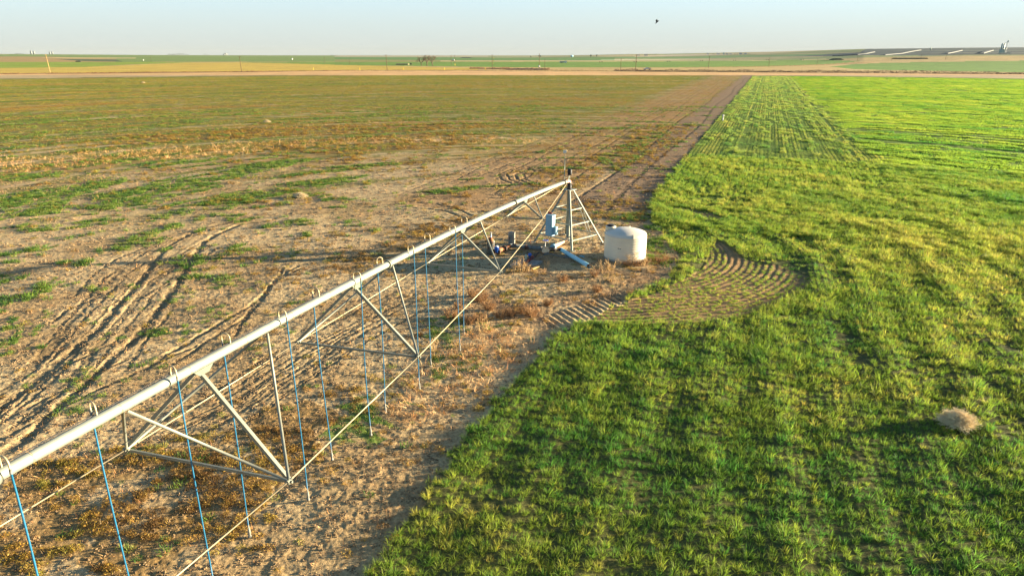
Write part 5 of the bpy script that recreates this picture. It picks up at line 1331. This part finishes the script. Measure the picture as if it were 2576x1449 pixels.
# ------------------------------------------------------------------ vehicles
def pickup(x, y, label):
    p = fat(x, y); t = thing('pickup_truck', p, label, 'pickup truck'); s = 1.12; rz = R(4); M = Matrix.Rotation(rz, 3, 'Z')
    def T(v): return p + M @ (Vector(v) * s)
    prof = [(-2.8, .45), (-2.85, .95), (-2.6, 1.05), (-1.35, 1.1), (-.75, 1.75), (.7, 1.8), (.95, 1.12), (2.8, 1.1), (2.85, .5)]
    V = [T((a, -.95, b)) for a, b in prof] + [T((a, .95, b)) for a, b in prof]; n = len(prof)
    m_ = MB(); m_.add(V, [tuple(range(n)), tuple(range(2 * n - 1, n - 1, -1))] + [(i, i + n, (i + 1) % n + n, (i + 1) % n) for i in range(n)]); m_.build('body', WHITE, t)
    for q in ((-.95, .0), (.1, 0)):
        m_ = MB(); m_.add([T((q[0] - .1 if q[0] < -.5 else q[0] - .35, -.97, 1.15)), T((q[0] + .6, -.97, 1.15)), T((q[0] + .6, -.97, 1.62)), T((q[0] + .25, -.97, 1.62))], [(0, 1, 2, 3)]); m_.build('window', GLASS, t)
    m_ = MB(); m_.add([T((-1.3, -.8, 1.16)), T((-1.3, .8, 1.16)), T((-.8, .75, 1.7)), T((-.8, -.75, 1.7))], [(0, 1, 2, 3)]); m_.build('windscreen', GLASS, t)
    for a in (-1.85, 1.75):
        for b in (-.85, .85):
            m_ = MB(); m_.tube([T((a, b - .12, .4)), T((a, b + .12, .4))], .42 * s, 14); m_.build('wheel', BLACK, t)
    m_ = MB(); m_.box(T((-2.88, 0, .6)), (.1, 1.8 * s, .25), rz); m_.build('bumper', BLACK, t)
    m_ = MB(); m_.box(T((1.85, 0, 1.3)), (1.6, 1.5, .35), rz); m_.build('load', RUST, t)
pickup(1896, 205.5, 'white pickup truck parked beside the dirt road')
p = fat(1651, 185.5); t = thing('stock_trailer', p, 'grey and white stock trailer parked in the far green field', 'trailer')
m_ = MB(); m_.box(p + Vector((-2, 0, 1.7)), (8.5, 3.2, 2.2)); m_.build('body', BING, t)
m_ = MB(); m_.box(p + Vector((3.2, 0, 1.9)), (3.5, 3.6, 2.7)); m_.build('front_box', WHITE, t)
for a in (-4, -2.6, 3.2):
    for b in (-1.5, 1.5):
        m_ = MB(); m_.tube([p + Vector((a, b - .15, .5)), p + Vector((a, b + .15, .5))], .5, 12); m_.build('wheel', BLACK, t)

# ------------------------------------------------------------------ far irrigation machine
tws = [(1760, 183.5), (1861, 182.6), (1959, 181.6), (2055, 180), (2152, 178.6), (2248, 177.4), (2350, 176.2)]
t = thing('distant_irrigation_machine', fat(*tws[0]), 'far irrigation machine on wheeled towers along the green field edge', 'irrigation machine')
TP = [fat(*q) for q in tws]
m_ = MB(); m_.tube([q + Vector((0, 0, 4.2)) for q in TP], .12, 6); m_.build('pipe', GALV, t)
for q in TP:
    m_ = MB(); d = 2.2
    m_.tube([q + Vector((-d, 0, .6)), q + Vector((0, 0, 4.2)), q + Vector((d, 0, .6))], .09, 5); m_.tube([q + Vector((-d, 0, .8)), q + Vector((d, 0, .8))], .09, 5); tf = m_.build('tower_frame', GALVD, t)
    for k in (-1, 1):
        m_ = MB(); m_.tube([q + Vector((k * d, -.2, .75)), q + Vector((k * d, .2, .75))], .75, 14); m_.build('wheel', BLACK, tf)

# ------------------------------------------------------------------ bird
bc = atY(1652.5, 56.5, 80.0)
bd = MB(); bd.v = []; 
prof = [(-.24, .0), (-.17, .035), (-.05, .06), (.08, .055), (.16, .035), (.20, .045), (.24, .03), (.29, .0)]
bt = thing('bird', bc, 'small dark bird flying alone in the clear sky', 'bird')
m_ = MB(); m_.lathe([(max(r_, .001), h_) for h_, r_ in prof], bc, 10, (.3, -.1, .25)); m_.build('body', BLACK, bt)
for k in (-1, 1):
    q = bc + Vector((0, 0, .02)); tip = q + Vector((.10 * k, .35 * k, .26)); m_ = MB()
    m_.add([q + Vector((.08, 0, 0)), q + Vector((-.1, 0, 0)), q.lerp(tip, .6) + Vector((-.13, 0, 0)), tip, q.lerp(tip, .6) + Vector((.06, 0, .02)), q + Vector((.08, 0, .015)), q + Vector((-.1, 0, .015)), q.lerp(tip, .6) + Vector((-.13, 0, .012)), tip + Vector((0, 0, .008)), q.lerp(tip, .6) + Vector((.06, 0, .035))],
        [(0, 1, 2, 3, 4), (9, 8, 7, 6, 5)] + [(i, i + 5, (i + 1) % 5 + 5, (i + 1) % 5) for i in range(5)]); m_.build('wing', BLACK, bt)

# ------------------------------------------------------------------ air
hz = MB(); hz.v = []; hz.box((0, 12000, 118), (52000, 52000, 240)); o = hz.build('haze', bpy.data.materials.new('haze_air')); tag(o, kind='stuff')
m = o.data.materials[0]; m.use_nodes = True; nt = m.node_tree; nt.nodes.remove(nt.nodes['Principled BSDF'])
pv = nt.nodes.new('ShaderNodeVolumePrincipled'); pv.inputs['Density'].default_value = 2.2e-5; pv.inputs['Color'].default_value = (.33, .37, .385, 1); pv.inputs['Anisotropy'].default_value = 0
nt.links.new(pv.outputs[0], nt.nodes['Material Output'].inputs['Volume'])
